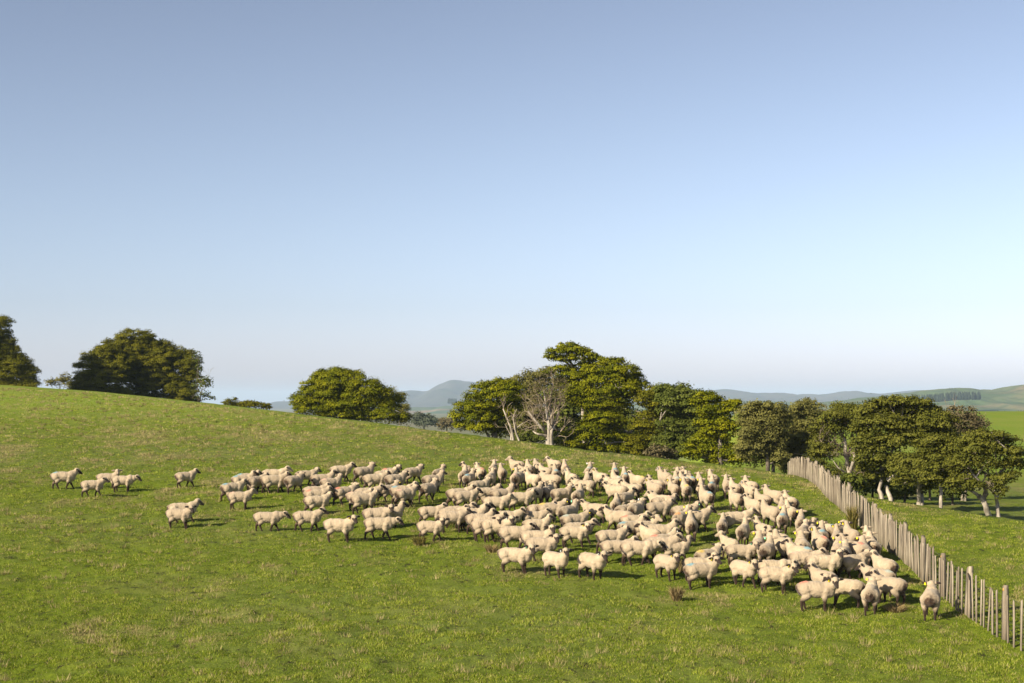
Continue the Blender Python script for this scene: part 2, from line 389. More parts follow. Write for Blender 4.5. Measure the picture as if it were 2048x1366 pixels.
def leaves(r, blobs, size, density, flat, pad, fill=.25):
    C = []; Nn = []; T = []
    for (c, rad, dens) in blobs:
        c = np.asarray(c); rad = np.asarray(rad)
        area = 4 * np.pi * (np.prod(rad) ** (2 / 3.))
        prad = min(pad, .75 * rad.min() + .05)
        npads = max(5, int(area / (prad * prad * 1.5)))
        d = r.normal(0, 1, (npads, 3)); d /= np.linalg.norm(d, axis=1)[:, None]
        low = d[:, 2] < -.35; d[low, 2] *= -.6; d /= np.linalg.norm(d, axis=1)[:, None]
        pc = c + d * rad * r.uniform(.62, 1.0, (npads, 1))
        pr = prad * r.uniform(.55, 1.15, npads)
        nl = np.maximum(8, (dens * density * pr * pr / (size * size) * 11).astype(int))
        pid = np.repeat(np.arange(npads), nl); N = len(pid)
        e = r.normal(0, 1, (N, 3)); e /= np.linalg.norm(e, axis=1)[:, None]
        e[:, 2] = np.where(e[:, 2] < -.15, -e[:, 2] * .6, e[:, 2])
        q = r.uniform(0, 1, N) ** .42
        q = np.where(r.uniform(0, 1, N) < .06, q * r.uniform(1.1, 1.6, N), q)
        off = e * (q * pr[pid])[:, None]; off[:, 2] *= flat
        C.append(pc[pid] + off)
        nn = e * .7 + d[pid] * .5 + np.array([0, 0, .35]) + r.normal(0, .45, (N, 3)); Nn.append(nn)
        T.append(np.clip(r.uniform(0, 1, npads)[pid] * .55 + r.uniform(0, 1, N) * .45, 0, 1))
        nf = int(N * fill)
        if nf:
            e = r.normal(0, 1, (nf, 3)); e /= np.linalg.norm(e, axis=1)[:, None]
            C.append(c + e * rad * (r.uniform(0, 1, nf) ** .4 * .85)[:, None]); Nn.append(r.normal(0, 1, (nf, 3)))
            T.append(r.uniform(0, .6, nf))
    C = np.concatenate(C); Nn = np.concatenate(Nn); T = np.concatenate(T)
    Nn /= np.linalg.norm(Nn, axis=1)[:, None]
    N = len(C)
    a = np.cross(Nn, r.normal(0, 1, (N, 3))); a /= np.linalg.norm(a, axis=1)[:, None] + 1e-9
    b = np.cross(Nn, a)
    L = (size * r.uniform(.6, 1.3, N))[:, None] * .5; Wd = L * r.uniform(.45, .75, N)[:, None]
    V = np.stack([C - a * L, C + b * Wd + a * L * .1, C + a * L, C - b * Wd + a * L * .1], 1)
    return V.reshape(-1, 3), np.repeat(T, 4)

def leaf_mat(name, dark, mid, light, trans=.18):
    m = Mat(name); t = m.attr('tint'); n = m.noise(.9, 3, .6)
    c = m.ramp(t, [(0, dark), (.5, mid), (1, light)])
    c = m.mix(m.math('MULTIPLY', m.fac(n, .45, .7), .35), c, light)
    m.color(c); m.b.inputs['Roughness'].default_value = .6; m.b.inputs['Specular IOR Level'].default_value = .06
    m.translucent(c, trans); return m.m
L_TOT = leaf_mat('totara_leaf', (.040, .056, .003), (.118, .132, .004), (.25, .238, .007))
L_OLV = leaf_mat('olive_leaf', (.050, .055, .004), (.108, .108, .006), (.175, .160, .009))
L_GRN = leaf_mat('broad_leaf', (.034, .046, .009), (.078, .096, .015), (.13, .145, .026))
L_GRY = leaf_mat('grey_green_leaf', (.08, .08, .022), (.135, .13, .034), (.19, .175, .05))
L_MID = leaf_mat('dome_leaf', (.045, .052, .008), (.095, .100, .014), (.145, .142, .024))
L_BRN = leaf_mat('twiggy_leaf', (.075, .060, .030), (.115, .095, .045), (.16, .135, .07))
L_BLU = leaf_mat('far_leaf', (.05, .065, .04), (.08, .095, .06), (.11, .125, .08))
def bark(name, a, b):
    m = Mat(name); n = m.noise(5, 5, .65, stretch=(1, 1, .25)); m.color(m.mix(m.fac(n, .35, .65), a, b)); m.bump(n, .5, .05); return m.m
B_PALE = bark('pale_bark', (.17, .145, .115), (.42, .37, .30))
B_TWIG = bark('twig_bark', (.13, .10, .07), (.32, .26, .19))
B_GREY = bark('grey_bark', (.13, .11, .085), (.30, .26, .20))
B_DARK = bark('dark_bark', (.06, .05, .04), (.15, .125, .095))

def to3(pl, Y, r, jit=0.0):
    return np.array([P(x, y, Y + (r.uniform(-jit, jit) if i else 0)) for i, (x, y) in enumerate(pl)])

def twigs(tb, start, dirv, L, rad, depth, r, minr=.006, spread=.55):
    """recursive bare branching"""
    d = dirv / np.linalg.norm(dirv)
    mid = start + d * L * .5 + r.normal(0, .06, 3) * L
    end = start + d * L + r.normal(0, .08, 3) * L
    tb.add([start, mid, end], [rad, rad * .8, rad * .6], 5 if depth > 2 else 4)
    if depth == 0: return
    for k in range(r.integers(2, 4)):
        nd = d + r.normal(0, spread, 3); nd[2] += .22
        twigs(tb, end if k < 2 else mid, nd, L * r.uniform(.62, .85), max(rad * .58, minr), depth - 1, r, minr, spread)

def tree(name, label, Y, blobs, lmat, stems, bmat, size=.115, dens=1.0, flat=.8, pad=.5, thick=.55, seed=0, group=None, limbs=1, twig=None, base=None, fill=.25, cat='tree', jit=None):
    r = np.random.default_rng(seed)
    bx, by = base if base else stems[0][0][0]
    X0 = (bx - 1024) / F * Y
    Z0 = float(ground(np.array([X0]), np.array([Y]))[0])
    org = np.array([X0, Y, Z0])
    root = empty(name, org, label, cat, group)
    s = Y / F
    B = []
    spread = jit if jit is not None else 1.0
    for b in blobs:
        cx, cy, rx, ry = b[:4]; dn = b[4] if len(b) > 4 else 1.0
        dy = r.uniform(-1.3, .5) * thick * spread
        c = P(cx, cy, Y + dy) - org
        B.append((c, np.array([rx * 1.04 * s, max(.35, (rx + ry) * .5 * s * .95), ry * RYS * s]), dn))
    if B:
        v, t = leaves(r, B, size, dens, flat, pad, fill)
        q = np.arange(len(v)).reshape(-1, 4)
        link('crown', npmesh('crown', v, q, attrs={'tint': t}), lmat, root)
    tb = Tubes(); tw = Tubes()
    ends = []
    for st in stems:
        pl, r0, r1 = st
        pts = to3(pl, Y, r, .5) - org
        if st is stems[0] or abs(pl[0][1] - by) < 14:
            gz = float(ground(np.array([pts[0][0] + X0]), np.array([Y]))[0]) - Z0 - .12
            pts = np.concatenate([[[pts[0][0], 0, min(gz, pts[0][2] - .05)]], pts])
        fine = [pts[0]]
        for a, b2 in zip(pts[:-1], pts[1:]):
            fine += list(curve(a, b2, r, 4, .035, 0)[1:])
        rr = np.linspace(r0, r1, len(fine)); rr[0] *= 1.25
        tb.add(fine, rr, 8, r.integers(1e6), .08); ends += [(np.array(f), q) for f, q in zip(fine[len(fine) // 3:], rr[len(fine) // 3:])]
    if limbs:
        for (c, rad, dn) in B:
            for k in range(limbs):
                tgt = c + r.normal(0, .3, 3) * rad * (k > 0)
                dd = [np.linalg.norm(e[0] - tgt) + max(0, e[0][2] - tgt[2]) * 1.5 for e in ends]
                e = ends[int(np.argmin(dd))]
                if np.linalg.norm(e[0] - tgt) < .15: continue
                cv = curve(e[0], tgt, r, 6, .07, .06)
                tb.add(cv, np.linspace(min(e[1] * .7, .09), .018, 6), 5)
                for m in range(3):
                    d = r.normal(0, 1, 3); d[2] = abs(d[2]); tb.add(curve(cv[3 + m % 3], c + d * rad * .8 / np.linalg.norm(d), r, 4, .08, .04), [.022, .016, .012, .007], 4)
    if twig:
        for e in [ends[i] for i in r.integers(0, len(ends), twig[0])]:
            d = r.normal(0, .6, 3) + np.array([0, 0, 1.0]); twigs(tw, e[0], d, twig[1], min(e[1] * .6, .05), twig[2], r)
    link('trunk', tb.mesh('trunk'), bmat, root)
    if tw.n: link('twigs', tw.mesh('twigs'), B_TWIG, root)['kind'] = 'stuff'
    return root

def BB(s): return [tuple(float(q) for q in b.split(',')) for b in s.split()]
GRP = 'trees along the crest of the hill'
tree('conifer_tree', 'dark layered tree cut by the left edge of the photo', 153,
     BB('-60,622,36,24 -95,600,46,34 -70,660,46,34 -110,660,50,50 -40,690,46,40 0,775,60,16 40,778,40,14 0,650,26,16 -14,672,36,16 14,690,20,10 -8,702,44,18 22,712,26,14 -30,730,52,30 28,734,34,20 5,752,52,22 52,750,26,18 60,764,18,10 -50,690,50,50 -70,745,60,40'),
     L_OLV, [(((8, 782), (2, 700), (-5, 650)), .30, .05)], B_DARK, seed=11, pad=.55, size=.13)
tree('conifer_tree', 'dark shaded tree joined to the left flank of a big rounded tree', 163,
     BB('180,786,44,14 225,790,40,14 160,780,18,12 185,742,34,30 210,716,30,24 166,764,22,18 222,752,40,38 200,772,46,22 240,735,30,30'),
     L_OLV, [(((212, 800), (210, 760), (205, 725)), .25, .06), (((205, 798), (190, 750)), .14, .05)], B_DARK, seed=12, pad=.55, size=.13)
tree('conifer_tree', 'big rounded olive tree on the left part of the crest', 166,
     BB('268,798,50,14 320,806,50,14 365,808,38,14 268,684,44,20 240,704,42,22 300,704,46,24 278,712,60,30 330,722,40,28 352,716,26,18 262,738,44,34 300,748,50,34 345,748,44,34 378,736,22,28 384,760,18,16 318,776,46,26 355,782,36,24 280,772,40,24 372,792,26,18'),
     L_OLV, [(((312, 812), (308, 770), (290, 720), (275, 695)), .34, .07), (((322, 812), (340, 760)), .2, .06), (((300, 810), (270, 760)), .18, .05)], B_GREY, seed=13, pad=.55, size=.13)
tree('sparse_shrub', 'thin leafless-looking shrub at the right foot of the rounded tree', 160,
     BB('404,782,18,24,.22 416,770,10,16,.16 396,720,8,14,.15 398,745,8,16,.2 410,798,18,10,.3'), L_GRN,
     [(((398, 812), (404, 780), (412, 760)), .06, .02), (((396, 812), (394, 750), (398, 712)), .06, .02)], B_DARK, seed=14, size=.2, cat='shrub', twig=(8, .7, 2), pad=.6, fill=.05)
tree('sparse_shrub', 'pale grey-green shrub between the two dark trees on the left', 168,
     BB('118,766,22,12,.35 132,762,12,14,.3 104,770,12,8,.35 140,774,12,8,.5'), L_GRY,
     [(((120, 784), (118, 765)), .06, .02), (((126, 784), (132, 756)), .06, .02)], B_GREY, seed=15, size=.2, cat='shrub', twig=(8, .5, 2), pad=.6, fill=.08)
tree('low_hedge_shrub', 'low brown-green bush peeping over the crest', 126,
     BB('474,812,20,6 496,810,20,6 514,811,20,5 532,815,12,5 452,808,7,6,.6 456,803,6,5,.4 470,800,4,5,.3'), L_OLV,
     [(((500, 830), (498, 808)), .1, .03)], B_GREY, seed=16, cat='shrub', size=.115, pad=.5)
tree('conifer_tree', 'broad layered olive tree standing alone left of centre', 111,
     BB('668,750,40,10 650,757,26,9 695,755,34,11 640,770,36,11 680,772,48,14 720,775,40,14 628,786,34,12 665,792,50,16 712,796,50,16 748,790,36,14 610,804,26,14 650,812,48,16 700,818,50,15 748,816,44,16 782,812,26,16 622,824,40,10 680,832,46,11 730,836,44,11 775,834,34,14 798,838,16,12,.8 600,812,16,12'),
     L_TOT, [(((688, 852), (684, 815), (676, 775), (670, 752)), .3, .06), (((692, 852), (720, 810), (745, 790)), .18, .05), (((684, 852), (650, 815), (628, 795)), .18, .05)], B_PALE, seed=17, flat=.8, limbs=2, pad=.58)
tree('sparse_shrub', 'wispy grey-green treetop behind the lone layered tree', 120,
     BB('792,798,14,12,.3 804,794,8,10,.3 776,794,10,10,.3 808,826,12,18,.8 815,842,12,12,.9'), L_GRY,
     [(((800, 860), (800, 820), (792, 792)), .08, .02)], B_GREY, seed=18, cat='tree', twig=(6, .4, 2), fill=.08)
tree('distant_tree', 'hazy blue-grey round tree far beyond the crest', 420,
     BB('836,838,16,10 852,840,16,10 868,846,10,7 846,846,26,8'), L_BLU, [(((848, 862), (848, 838)), .5, .1)], B_GREY, seed=19, size=.5, pad=1.3, thick=2)
tree('distant_tree', 'brown bare bushy tree beside the left crown of the tree clump', 300,
     BB('893,846,14,9 884,854,12,6 903,850,10,10'), L_BRN, [(((893, 868), (893, 846)), .3, .1)], B_GREY, seed=20, size=.36, pad=1.0, thick=2)
tree('conifer_tree', 'rounded olive tree at the left end of the central clump', 96,
     BB('1000,772,34,10 975,781,30,12 1018,784,32,13 992,796,42,14 955,800,30,12 1030,802,26,14 935,815,26,10 960,818,36,12 998,822,34,14 925,834,24,12 955,838,34,14 985,842,30,14 930,853,26,9 965,858,34,10 1000,862,22,10 1020,830,20,18,.8'),
     L_TOT, [(((988, 885), (992, 840), (1000, 790), (1002, 774)), .28, .06), (((984, 885), (960, 840)), .15, .05)], B_GREY, seed=21, flat=.8, pad=.48)
tree('grey_green_tree', 'grey-green open crowned tree behind the bare pale-stemmed tree', 102,
     BB('1042,764,30,10,.6 1068,756,26,12,.6 1028,770,18,8,.6 1085,760,26,18,.6 1060,780,38,16,.5 1095,748,14,12,.6 1075,800,34,22,.5 1045,810,30,24,.7 1060,845,34,26,.8 1035,860,30,18,.9 1085,850,26,24,.8 1130,840,24,40,.9 1130,800,26,26,.9'),
     L_GRY, [(((1062, 893), (1062, 830), (1060, 775)), .2, .05), (((1066, 893), (1086, 800)), .12, .05)], B_GREY, seed=22, limbs=2, fill=.3)
tree('bare_tree', 'bare pale-stemmed tree with fine brown twigs in the central clump', 90,
     BB('1088,790,30,26,.14 1072,815,22,16,.12 1104,770,20,20,.14 1112,805,16,20,.1'), L_BRN,
     [(((1096, 890), (1096, 870), (1086, 858), (1068, 838), (1056, 822)), .17, .04), (((1099, 890), (1098, 855), (1092, 815), (1088, 780)), .17, .04), (((1103, 890), (1103, 862), (1112, 840), (1118, 820)), .16, .04),
      (((1100, 888), (1104, 840), (1100, 800), (1106, 765)), .14, .03), (((1092, 872), (1076, 868), (1066, 862)), .09, .03)], B_PALE, seed=23, limbs=0, twig=(24, .75, 3), fill=0, size=.10)
tree('bare_tree', 'small dead tree with white stems under the olive crown', 92,
     [], L_BRN, [(((1026, 876), (1020, 850), (1012, 832), (1006, 818)), .11, .03), (((1038, 880), (1030, 858), (1026, 836), (1034, 818)), .09, .02), (((1022, 870), (1010, 848)), .07, .02), (((1030, 858), (1046, 846)), .05, .02)],
     B_PALE, seed=24, limbs=0, twig=(14, .45, 2), base=(1028, 878))
tree('conifer_tree', 'tallest tree of the clump with an umbrella top leaning left', 94,
     BB('1135,695,26,7 1115,706,24,8 1150,703,32,9 1105,716,16,7 1165,714,28,10 1135,720,28,7 1185,722,22,10 1170,738,34,12 1118,742,24,9 1145,752,28,10 1180,756,28,12 1128,765,22,10 1160,772,28,10 1150,800,22,12,.7 1130,790,18,10,.7'),
     L_TOT, [(((1170, 908), (1168, 850), (1166, 800), (1160, 765), (1145, 735), (1136, 705)), .17, .05), (((1165, 775), (1180, 745), (1178, 725)), .12, .04), (((1152, 750), (1125, 738)), .09, .03), (((1145, 735), (1112, 712)), .08, .03)], B_PALE, seed=25, flat=.75, pad=.6, limbs=2)
tree('conifer_tree', 'wide olive tree with pale trunk right of the tallest one', 91,
     BB('1222,727,30,9 1205,740,30,11 1248,742,30,12 1225,756,42,13 1262,760,26,13 1275,775,18,13 1195,768,30,12 1240,778,40,14 1170,790,24,12 1205,796,36,13 1165,808,22,12 1190,818,28,11 1258,796,28,11 1228,818,34,13 1205,840,44,12 1180,858,36,12 1230,852,36,13 1150,874,30,12 1195,880,38,12 1240,876,32,12 1140,893,26,9 1178,898,38,9 1225,902,38,10 1255,890,26,14'),
     L_TOT, [(((1184, 910), (1184, 850), (1186, 800), (1200, 760), (1215, 735)), .16, .05), (((1188, 830), (1225, 800), (1250, 770)), .12, .04), (((1262, 905), (1262, 850), (1285, 838), (1300, 832)), .12, .04)], B_PALE, seed=26, flat=.75, pad=.6, limbs=2)
tree('conifer_tree', 'brownish olive tree with broken pale limbs beside the dark broadleaf', 90,
     BB('1300,786,24,11 1322,794,18,14 1290,802,26,12 1312,812,28,13 1325,830,18,14 1300,836,24,11 1290,858,26,14 1315,862,22,16 1285,882,30,12 1310,892,34,14 1292,908,36,10 1268,896,20,12'),
     L_OLV, [(((1300, 920), (1304, 870), (1308, 820), (1306, 790)), .2, .05), (((1302, 850), (1278, 836), (1262, 830)), .09, .04), (((1304, 845), (1286, 828), (1272, 822)), .08, .04)], B_PALE, seed=27, flat=.8, pad=.55, limbs=2)
tree('broadleaf_tree', 'dark green broadleaf with forked white stems in the middle of the clump', 86,
     BB('1332,780,18,10 1322,790,16,14 1352,788,28,14 1378,796,28,16 1345,808,32,16 1375,820,32,18 1398,812,24,18 1350,834,34,18 1390,842,28,20 1335,856,28,18 1372,866,34,20 1345,884,34,16 1388,888,34,18 1350,904,40,12 1395,908,34,12 1325,900,24,14 1405,870,24,22'),
     L_GRN, [(((1338, 925), (1338, 890), (1332, 862), (1320, 840)), .14, .04), (((1340, 925), (1345, 888), (1362, 872), (1384, 860)), .13, .04), (((1352, 925), (1366, 895)), .1, .04)], B_PALE, seed=28, flat=.75, pad=.55, limbs=1, size=.14)
tree('conifer_tree', 'bright olive-green bushy tree down to the grass at the clump\'s right', 82,
     BB('1412,796,24,10 1398,806,20,12 1440,812,22,11 1466,810,16,8 1455,824,26,11 1425,828,26,13 1445,844,28,13 1415,852,24,13 1460,858,18,14 1432,868,30,12 1405,880,26,12 1445,886,28,13 1390,896,26,11 1425,904,32,12 1460,906,26,14 1385,912,24,9 1440,922,36,11 1475,922,20,11 1476,812,8,8,.7'),
     L_TOT, [(((1442, 938), (1440, 890), (1438, 840), (1430, 805)), .2, .05), (((1430, 938), (1412, 890)), .12, .04)], B_GREY, seed=29, flat=.8, pad=.55)
tree('grey_green_tree', 'grey-green dome-shaped tree right of the bright olive tree', 80,
     BB('1525,815,32,9 1505,824,26,13 1548,826,28,14 1528,836,40,18 1500,846,26,18 1558,850,24,20 1530,862,40,22 1498,872,24,20 1555,880,26,22 1520,890,38,22 1492,902,22,18 1545,910,34,18 1510,918,34,16 1560,920,18,14'),
     L_GRY, [(((1536, 953), (1536, 930), (1530, 890), (1526, 840)), .17, .05), (((1547, 953), (1547, 930), (1552, 880)), .16, .05)], B_DARK, seed=30, flat=.8, pad=.5, size=.115)
tree('broadleaf_tree', 'wind-thinned tree with tufted top just left of the fence end', 83,
     BB('1612,810,20,9,.7 1596,820,22,12,.8 1630,822,20,12,.6 1610,832,32,14,.7 1590,846,20,14 1622,856,32,18 1590,872,22,18 1632,882,30,20 1600,892,28,18 1574,896,18,18 1612,914,34,16 1640,908,26,18 1578,920,18,16 1600,934,30,12 1570,938,14,12'),
     L_GRY, [(((1598, 960), (1600, 915), (1605, 870), (1608, 820)), .12, .03), (((1604, 960), (1622, 900), (1628, 850)), .1, .03)], B_GREY, seed=31, flat=.8, pad=.5, size=.115, twig=(10, .5, 2))
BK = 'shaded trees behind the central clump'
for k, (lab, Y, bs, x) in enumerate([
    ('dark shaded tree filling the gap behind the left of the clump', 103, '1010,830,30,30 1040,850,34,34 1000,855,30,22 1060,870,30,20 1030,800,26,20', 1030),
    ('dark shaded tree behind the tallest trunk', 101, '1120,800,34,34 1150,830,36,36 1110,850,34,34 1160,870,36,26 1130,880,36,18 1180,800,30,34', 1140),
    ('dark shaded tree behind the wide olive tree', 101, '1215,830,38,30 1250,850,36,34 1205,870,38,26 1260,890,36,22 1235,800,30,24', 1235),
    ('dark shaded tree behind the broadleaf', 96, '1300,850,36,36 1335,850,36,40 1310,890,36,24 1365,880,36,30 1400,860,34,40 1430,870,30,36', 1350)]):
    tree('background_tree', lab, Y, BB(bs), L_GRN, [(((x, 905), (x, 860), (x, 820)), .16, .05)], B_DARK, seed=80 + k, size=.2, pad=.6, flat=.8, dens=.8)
DG = 'trees right of the fence'
tree('dome_tree', 'wide dome-crowned tree, largest right of the fence', 65,
     BB('1775,805,30,9 1740,822,26,14 1805,806,34,10 1835,812,30,12 1860,826,26,13 1765,828,38,18 1810,830,42,20 1850,846,36,20 1722,840,22,16 1885,850,24,20 1738,858,34,20 1780,858,42,22 1828,868,40,20 1880,876,28,22 1735,890,28,20 1770,892,38,20 1800,884,28,14 1850,890,28,14 1745,918,30,16 1780,926,30,14 1735,938,22,12 1770,950,26,14'),
     L_MID, [(((1764, 995), (1758, 980), (1763, 962), (1770, 930), (1790, 890), (1800, 850)), .11, .04), (((1782, 998), (1776, 984), (1772, 972)), .10, .08), (((1775, 960), (1815, 930), (1842, 900), (1850, 865)), .12, .03), (((1766, 940), (1745, 880)), .09, .03), (((1812, 928), (1800, 900)), .06, .02)],
     B_PALE, seed=32, flat=.8, pad=.5, size=.115, group=DG, limbs=1)
tree('dome_tree', 'brown-tinged twiggy crown behind the right-hand trees', 76,
     BB('1915,822,16,9,.6 1940,832,16,12,.6 1905,838,22,14,.7 1928,848,30,16,.7 1955,856,22,18,.6 1900,864,26,18,.8 1935,876,30,16,.8 1970,878,18,14,.7 1910,896,30,18 1945,905,28,18'),
     L_BRN, [(((1925, 1000), (1925, 930), (1920, 870), (1918, 830)), .12, .03), (((1930, 1000), (1945, 890), (1952, 850)), .1, .03)], B_GREY, seed=33, flat=.8, pad=.5, size=.115, group=DG, twig=(14, .5, 2))
tree('pale_trunk_tree', 'open tree with pale forked trunk just behind the fence', 69,
     BB('1665,838,24,16 1690,826,28,16 1705,835,22,18 1640,862,22,16 1668,868,30,18,.8 1700,850,26,20 1722,862,20,18 1640,888,20,14 1655,910,26,14,.8 1630,930,20,16,.9 1655,955,26,14,.8 1730,905,18,20,.9 1735,960,22,16,.9 1718,890,14,16,.6 1650,940,18,12,.5 1630,908,14,14,.7 1715,940,18,20,.5'),
     L_MID, [(((1705, 985), (1701, 955), (1695, 932), (1692, 912)), .13, .08), (((1692, 915), (1686, 895), (1664, 884), (1640, 878)), .08, .02), (((1692, 915), (1690, 880), (1678, 850), (1676, 830)), .08, .02), (((1700, 945), (1708, 920), (1714, 890), (1712, 860)), .09, .02),
                    (((1694, 920), (1702, 890), (1706, 865)), .06, .02), (((1698, 950), (1676, 935), (1665, 920)), .05, .015), (((1700, 972), (1680, 966), (1660, 962)), .05, .015), (((1690, 880), (1668, 856)), .04, .012)],
     B_PALE, seed=34, flat=.8, pad=.45, size=.10, group=DG, twig=(40, .42, 3), fill=.1)
tree('stump_trunk_tree', 'low tree with thick stubby trunk beneath the dome crown', 62,
     BB('1828,932,30,14 1800,946,26,14 1855,922,26,14 1870,938,22,14 1840,952,36,14 1808,968,22,10 1862,962,24,12 1845,976,22,10 1815,920,22,12'),
     L_MID, [(((1838, 1006), (1837, 985), (1838, 965), (1830, 945)), .12, .05), (((1843, 1006), (1842, 985), (1840, 970)), .11, .08), (((1840, 976), (1852, 966), (1862, 950)), .07, .03)], B_PALE, seed=35, flat=.7, pad=.42, size=.10, group=DG)
tree('slim_trunk_tree', 'slender straight pale-trunked tree at the foot of the bank', 60,
     BB('1880,888,28,14 1880,960,26,12 1898,955,22,14 1862,958,20,12 1860,902,26,14 1902,900,26,15 1882,916,36,14 1852,928,26,11 1905,930,28,14 1878,940,34,11 1850,952,16,8 1912,950,18,10'),
     L_MID, [(((1882, 1016), (1882, 985), (1882, 955), (1880, 925), (1884, 895)), .085, .03), (((1882, 962), (1868, 942), (1856, 930)), .05, .02), (((1882, 960), (1896, 940), (1905, 925)), .05, .02)], B_PALE, seed=36, flat=.7, pad=.42, size=.10, group=DG)
tree('leaning_trunk_tree', 'spreading tree with two leaning white trunks at the far right', 58,
     BB('1960,872,26,10 1935,884,26,14 1985,876,28,12 2010,890,24,14 1955,900,36,16 1995,904,34,14 1918,905,24,14 2030,912,18,12 1935,926,32,14 1970,930,30,12 1908,934,22,12 1930,952,30,12 1915,972,26,12 1945,972,24,10 2012,932,22,10 2020,955,18,10 1998,962,18,12 2040,930,14,9 2000,985,12,14,.7'),
     L_MID, [(((1978, 1033), (1972, 1014), (1966, 1000), (1958, 992)), .12, .10), (((1963, 1000), (1974, 988), (1968, 972), (1952, 955)), .09, .04), (((1997, 1035), (1995, 1010), (1990, 985), (1985, 960), (1962, 940)), .095, .03),
                    (((1990, 988), (1992, 965), (1994, 945)), .06, .02), (((1988, 975), (1975, 950), (1955, 930)), .06, .02), (((1994, 995), (2004, 978), (2010, 960), (2030, 930)), .05, .02), (((2000, 945), (2022, 925), (2038, 915)), .045, .015)],
     B_PALE, seed=37, flat=.7, pad=.42, size=.10, group=DG, twig=(14, .5, 2), base=(1985, 1033))
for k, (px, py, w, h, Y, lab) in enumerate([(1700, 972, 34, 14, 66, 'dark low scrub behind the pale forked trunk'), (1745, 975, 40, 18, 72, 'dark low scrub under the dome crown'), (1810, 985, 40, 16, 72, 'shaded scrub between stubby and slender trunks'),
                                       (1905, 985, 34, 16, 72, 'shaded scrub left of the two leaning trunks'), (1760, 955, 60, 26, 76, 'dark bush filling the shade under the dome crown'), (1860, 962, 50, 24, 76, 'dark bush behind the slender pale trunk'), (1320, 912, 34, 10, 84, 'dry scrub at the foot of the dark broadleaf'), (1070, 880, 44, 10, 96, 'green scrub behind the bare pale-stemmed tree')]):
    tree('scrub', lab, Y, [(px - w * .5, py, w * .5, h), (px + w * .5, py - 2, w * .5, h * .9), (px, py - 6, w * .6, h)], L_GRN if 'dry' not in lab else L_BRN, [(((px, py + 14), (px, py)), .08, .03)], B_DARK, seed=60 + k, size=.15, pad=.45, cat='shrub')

# shelter belts on the far green hills: woods that read as one mass
def pinewood(name, label, line, Y, hgt, n, seed, rows=3):
    r = np.random.default_rng(seed); line = np.array(line, float)
    Vs, Qs, T, c = [], [], [], 0
    tt = r.uniform(0, 1, n); seg = np.interp(tt, np.linspace(0, 1, len(line)), line[:, 0])
    for x, row in zip(seg, r.integers(0, rows, n)):
        py = np.interp(x, line[:, 0], line[:, 1])
        b = P(x, py, Y + row * 6); h = hgt * r.uniform(.75, 1.1); w = h * r.uniform(.16, .24)
        k = 7; ang = np.linspace(0, 2 * np.pi, k, endpoint=False) + r.uniform(0, 1)
        rings = [(.0, .25), (.12, 1), (.45, .8), (.8, .42), (1.0, .03)]
        for (z, q) in rings:
            jit = r.uniform(.75, 1.2, k)
            Vs.append(np.stack([b[0] + np.cos(ang) * w * q * jit, b[1] + np.sin(ang) * w * q * jit, np.full(k, b[2] - 4 + z * (h + 4))], -1))
        for i in range(4):
            for j in range(k): Qs.append((c + i * k + j, c + i * k + (j + 1) % k, c + (i + 1) * k + (j + 1) % k, c + (i + 1) * k + j))
        c += k * 5; T += [r.uniform(0, 1)] * (k * 5)
    me = npmesh(name, np.concatenate(Vs), np.array(Qs), attrs={'tint': T})
    tag(link(name, me, L_PINE), label, None, None, 'stuff')
L_PINE = leaf_mat('pine_needles', (.012, .020, .012), (.020, .030, .018), (.030, .042, .024), 0)
pinewood('pine_shelter_belt', 'dark band of pines across the green hills', [(1770, 806), (1830, 802), (1880, 798), (1910, 795), (1960, 794)], 2150, 8.5, 260, 5)
pinewood('pine_shelter_belt', 'small dark square of pines below the mountain', [(896, 804), (913, 804)], 3600, 9, 40, 6)
pinewood('pine_shelter_belt', 'dark tree clumps on top of the green hills', [(1899, 779), (1921, 779)], 2590, 3.2, 26, 7)
pinewood('pine_shelter_belt', 'dark pines showing between two treetops', [(1556, 840), (1590, 846)], 700, 8, 30, 8)
pinewood('pine_shelter_belt', 'low dark trees along the back of the right paddock', [(1995, 830), (2048, 829)], 300, .9, 24, 9, 1)
# ------------------------------------------------------------------ paling fence
FW = Mat('weathered_wood')
n1 = FW.noise(3, 4, .6, stretch=(6, 6, .5)); n2 = FW.noise(1.1, 2, .5); n3 = FW.noise(24, 3, .6, stretch=(3, 3, .3))
tn = FW.attr('tint')
fc = FW.mix(FW.fac(n1, .35, .65), (.19, .158, .115), (.39, .335, .25)); fc = FW.mix(FW.math('MULTIPLY', tn, .75), fc, (.115, .09, .065))
fc = FW.mix(FW.math('MULTIPLY', FW.fac(n3, .5, .72), .5), fc, (.11, .085, .065))
FW.color(fc); FW.bump(n3, .5, .01)
LICH = Mat('orange_lichen'); LICH.color(LICH.mix(LICH.fac(LICH.noise(40), .4, .6), (.42, .22, .03), (.28, .2, .1)))
WIRE = Mat('fence_wire'); WIRE.color((.18, .17, .16, 1)); WIRE.b.inputs['Metallic'].default_value = .6; WIRE.b.inputs['Roughness'].default_value = .5
base_px = [(2110, 1345), (2048, 1302), (1990, 1272), (1930, 1232), (1862, 1172), (1815, 1130), (1760, 1082), (1700, 1036), (1665, 1004), (1643, 980), (1628, 966)]
path = [np.array(hit(x, y)[:2]) for x, y in base_px]
Yc = path[-1][1]
path += [np.array([(1610 - 1024) / F * (Yc + 3.0), Yc + 3.0]), np.array([(1594 - 1024) / F * (Yc + 6.0), Yc + 6.0]), np.array([(1578 - 1024) / F * (Yc + 10.0), Yc + 10.0])]
path = np.array(path)
seg = np.linalg.norm(np.diff(path, axis=0), axis=1); cum = np.concatenate([[0], np.cumsum(seg)]); LEN = cum[-1]
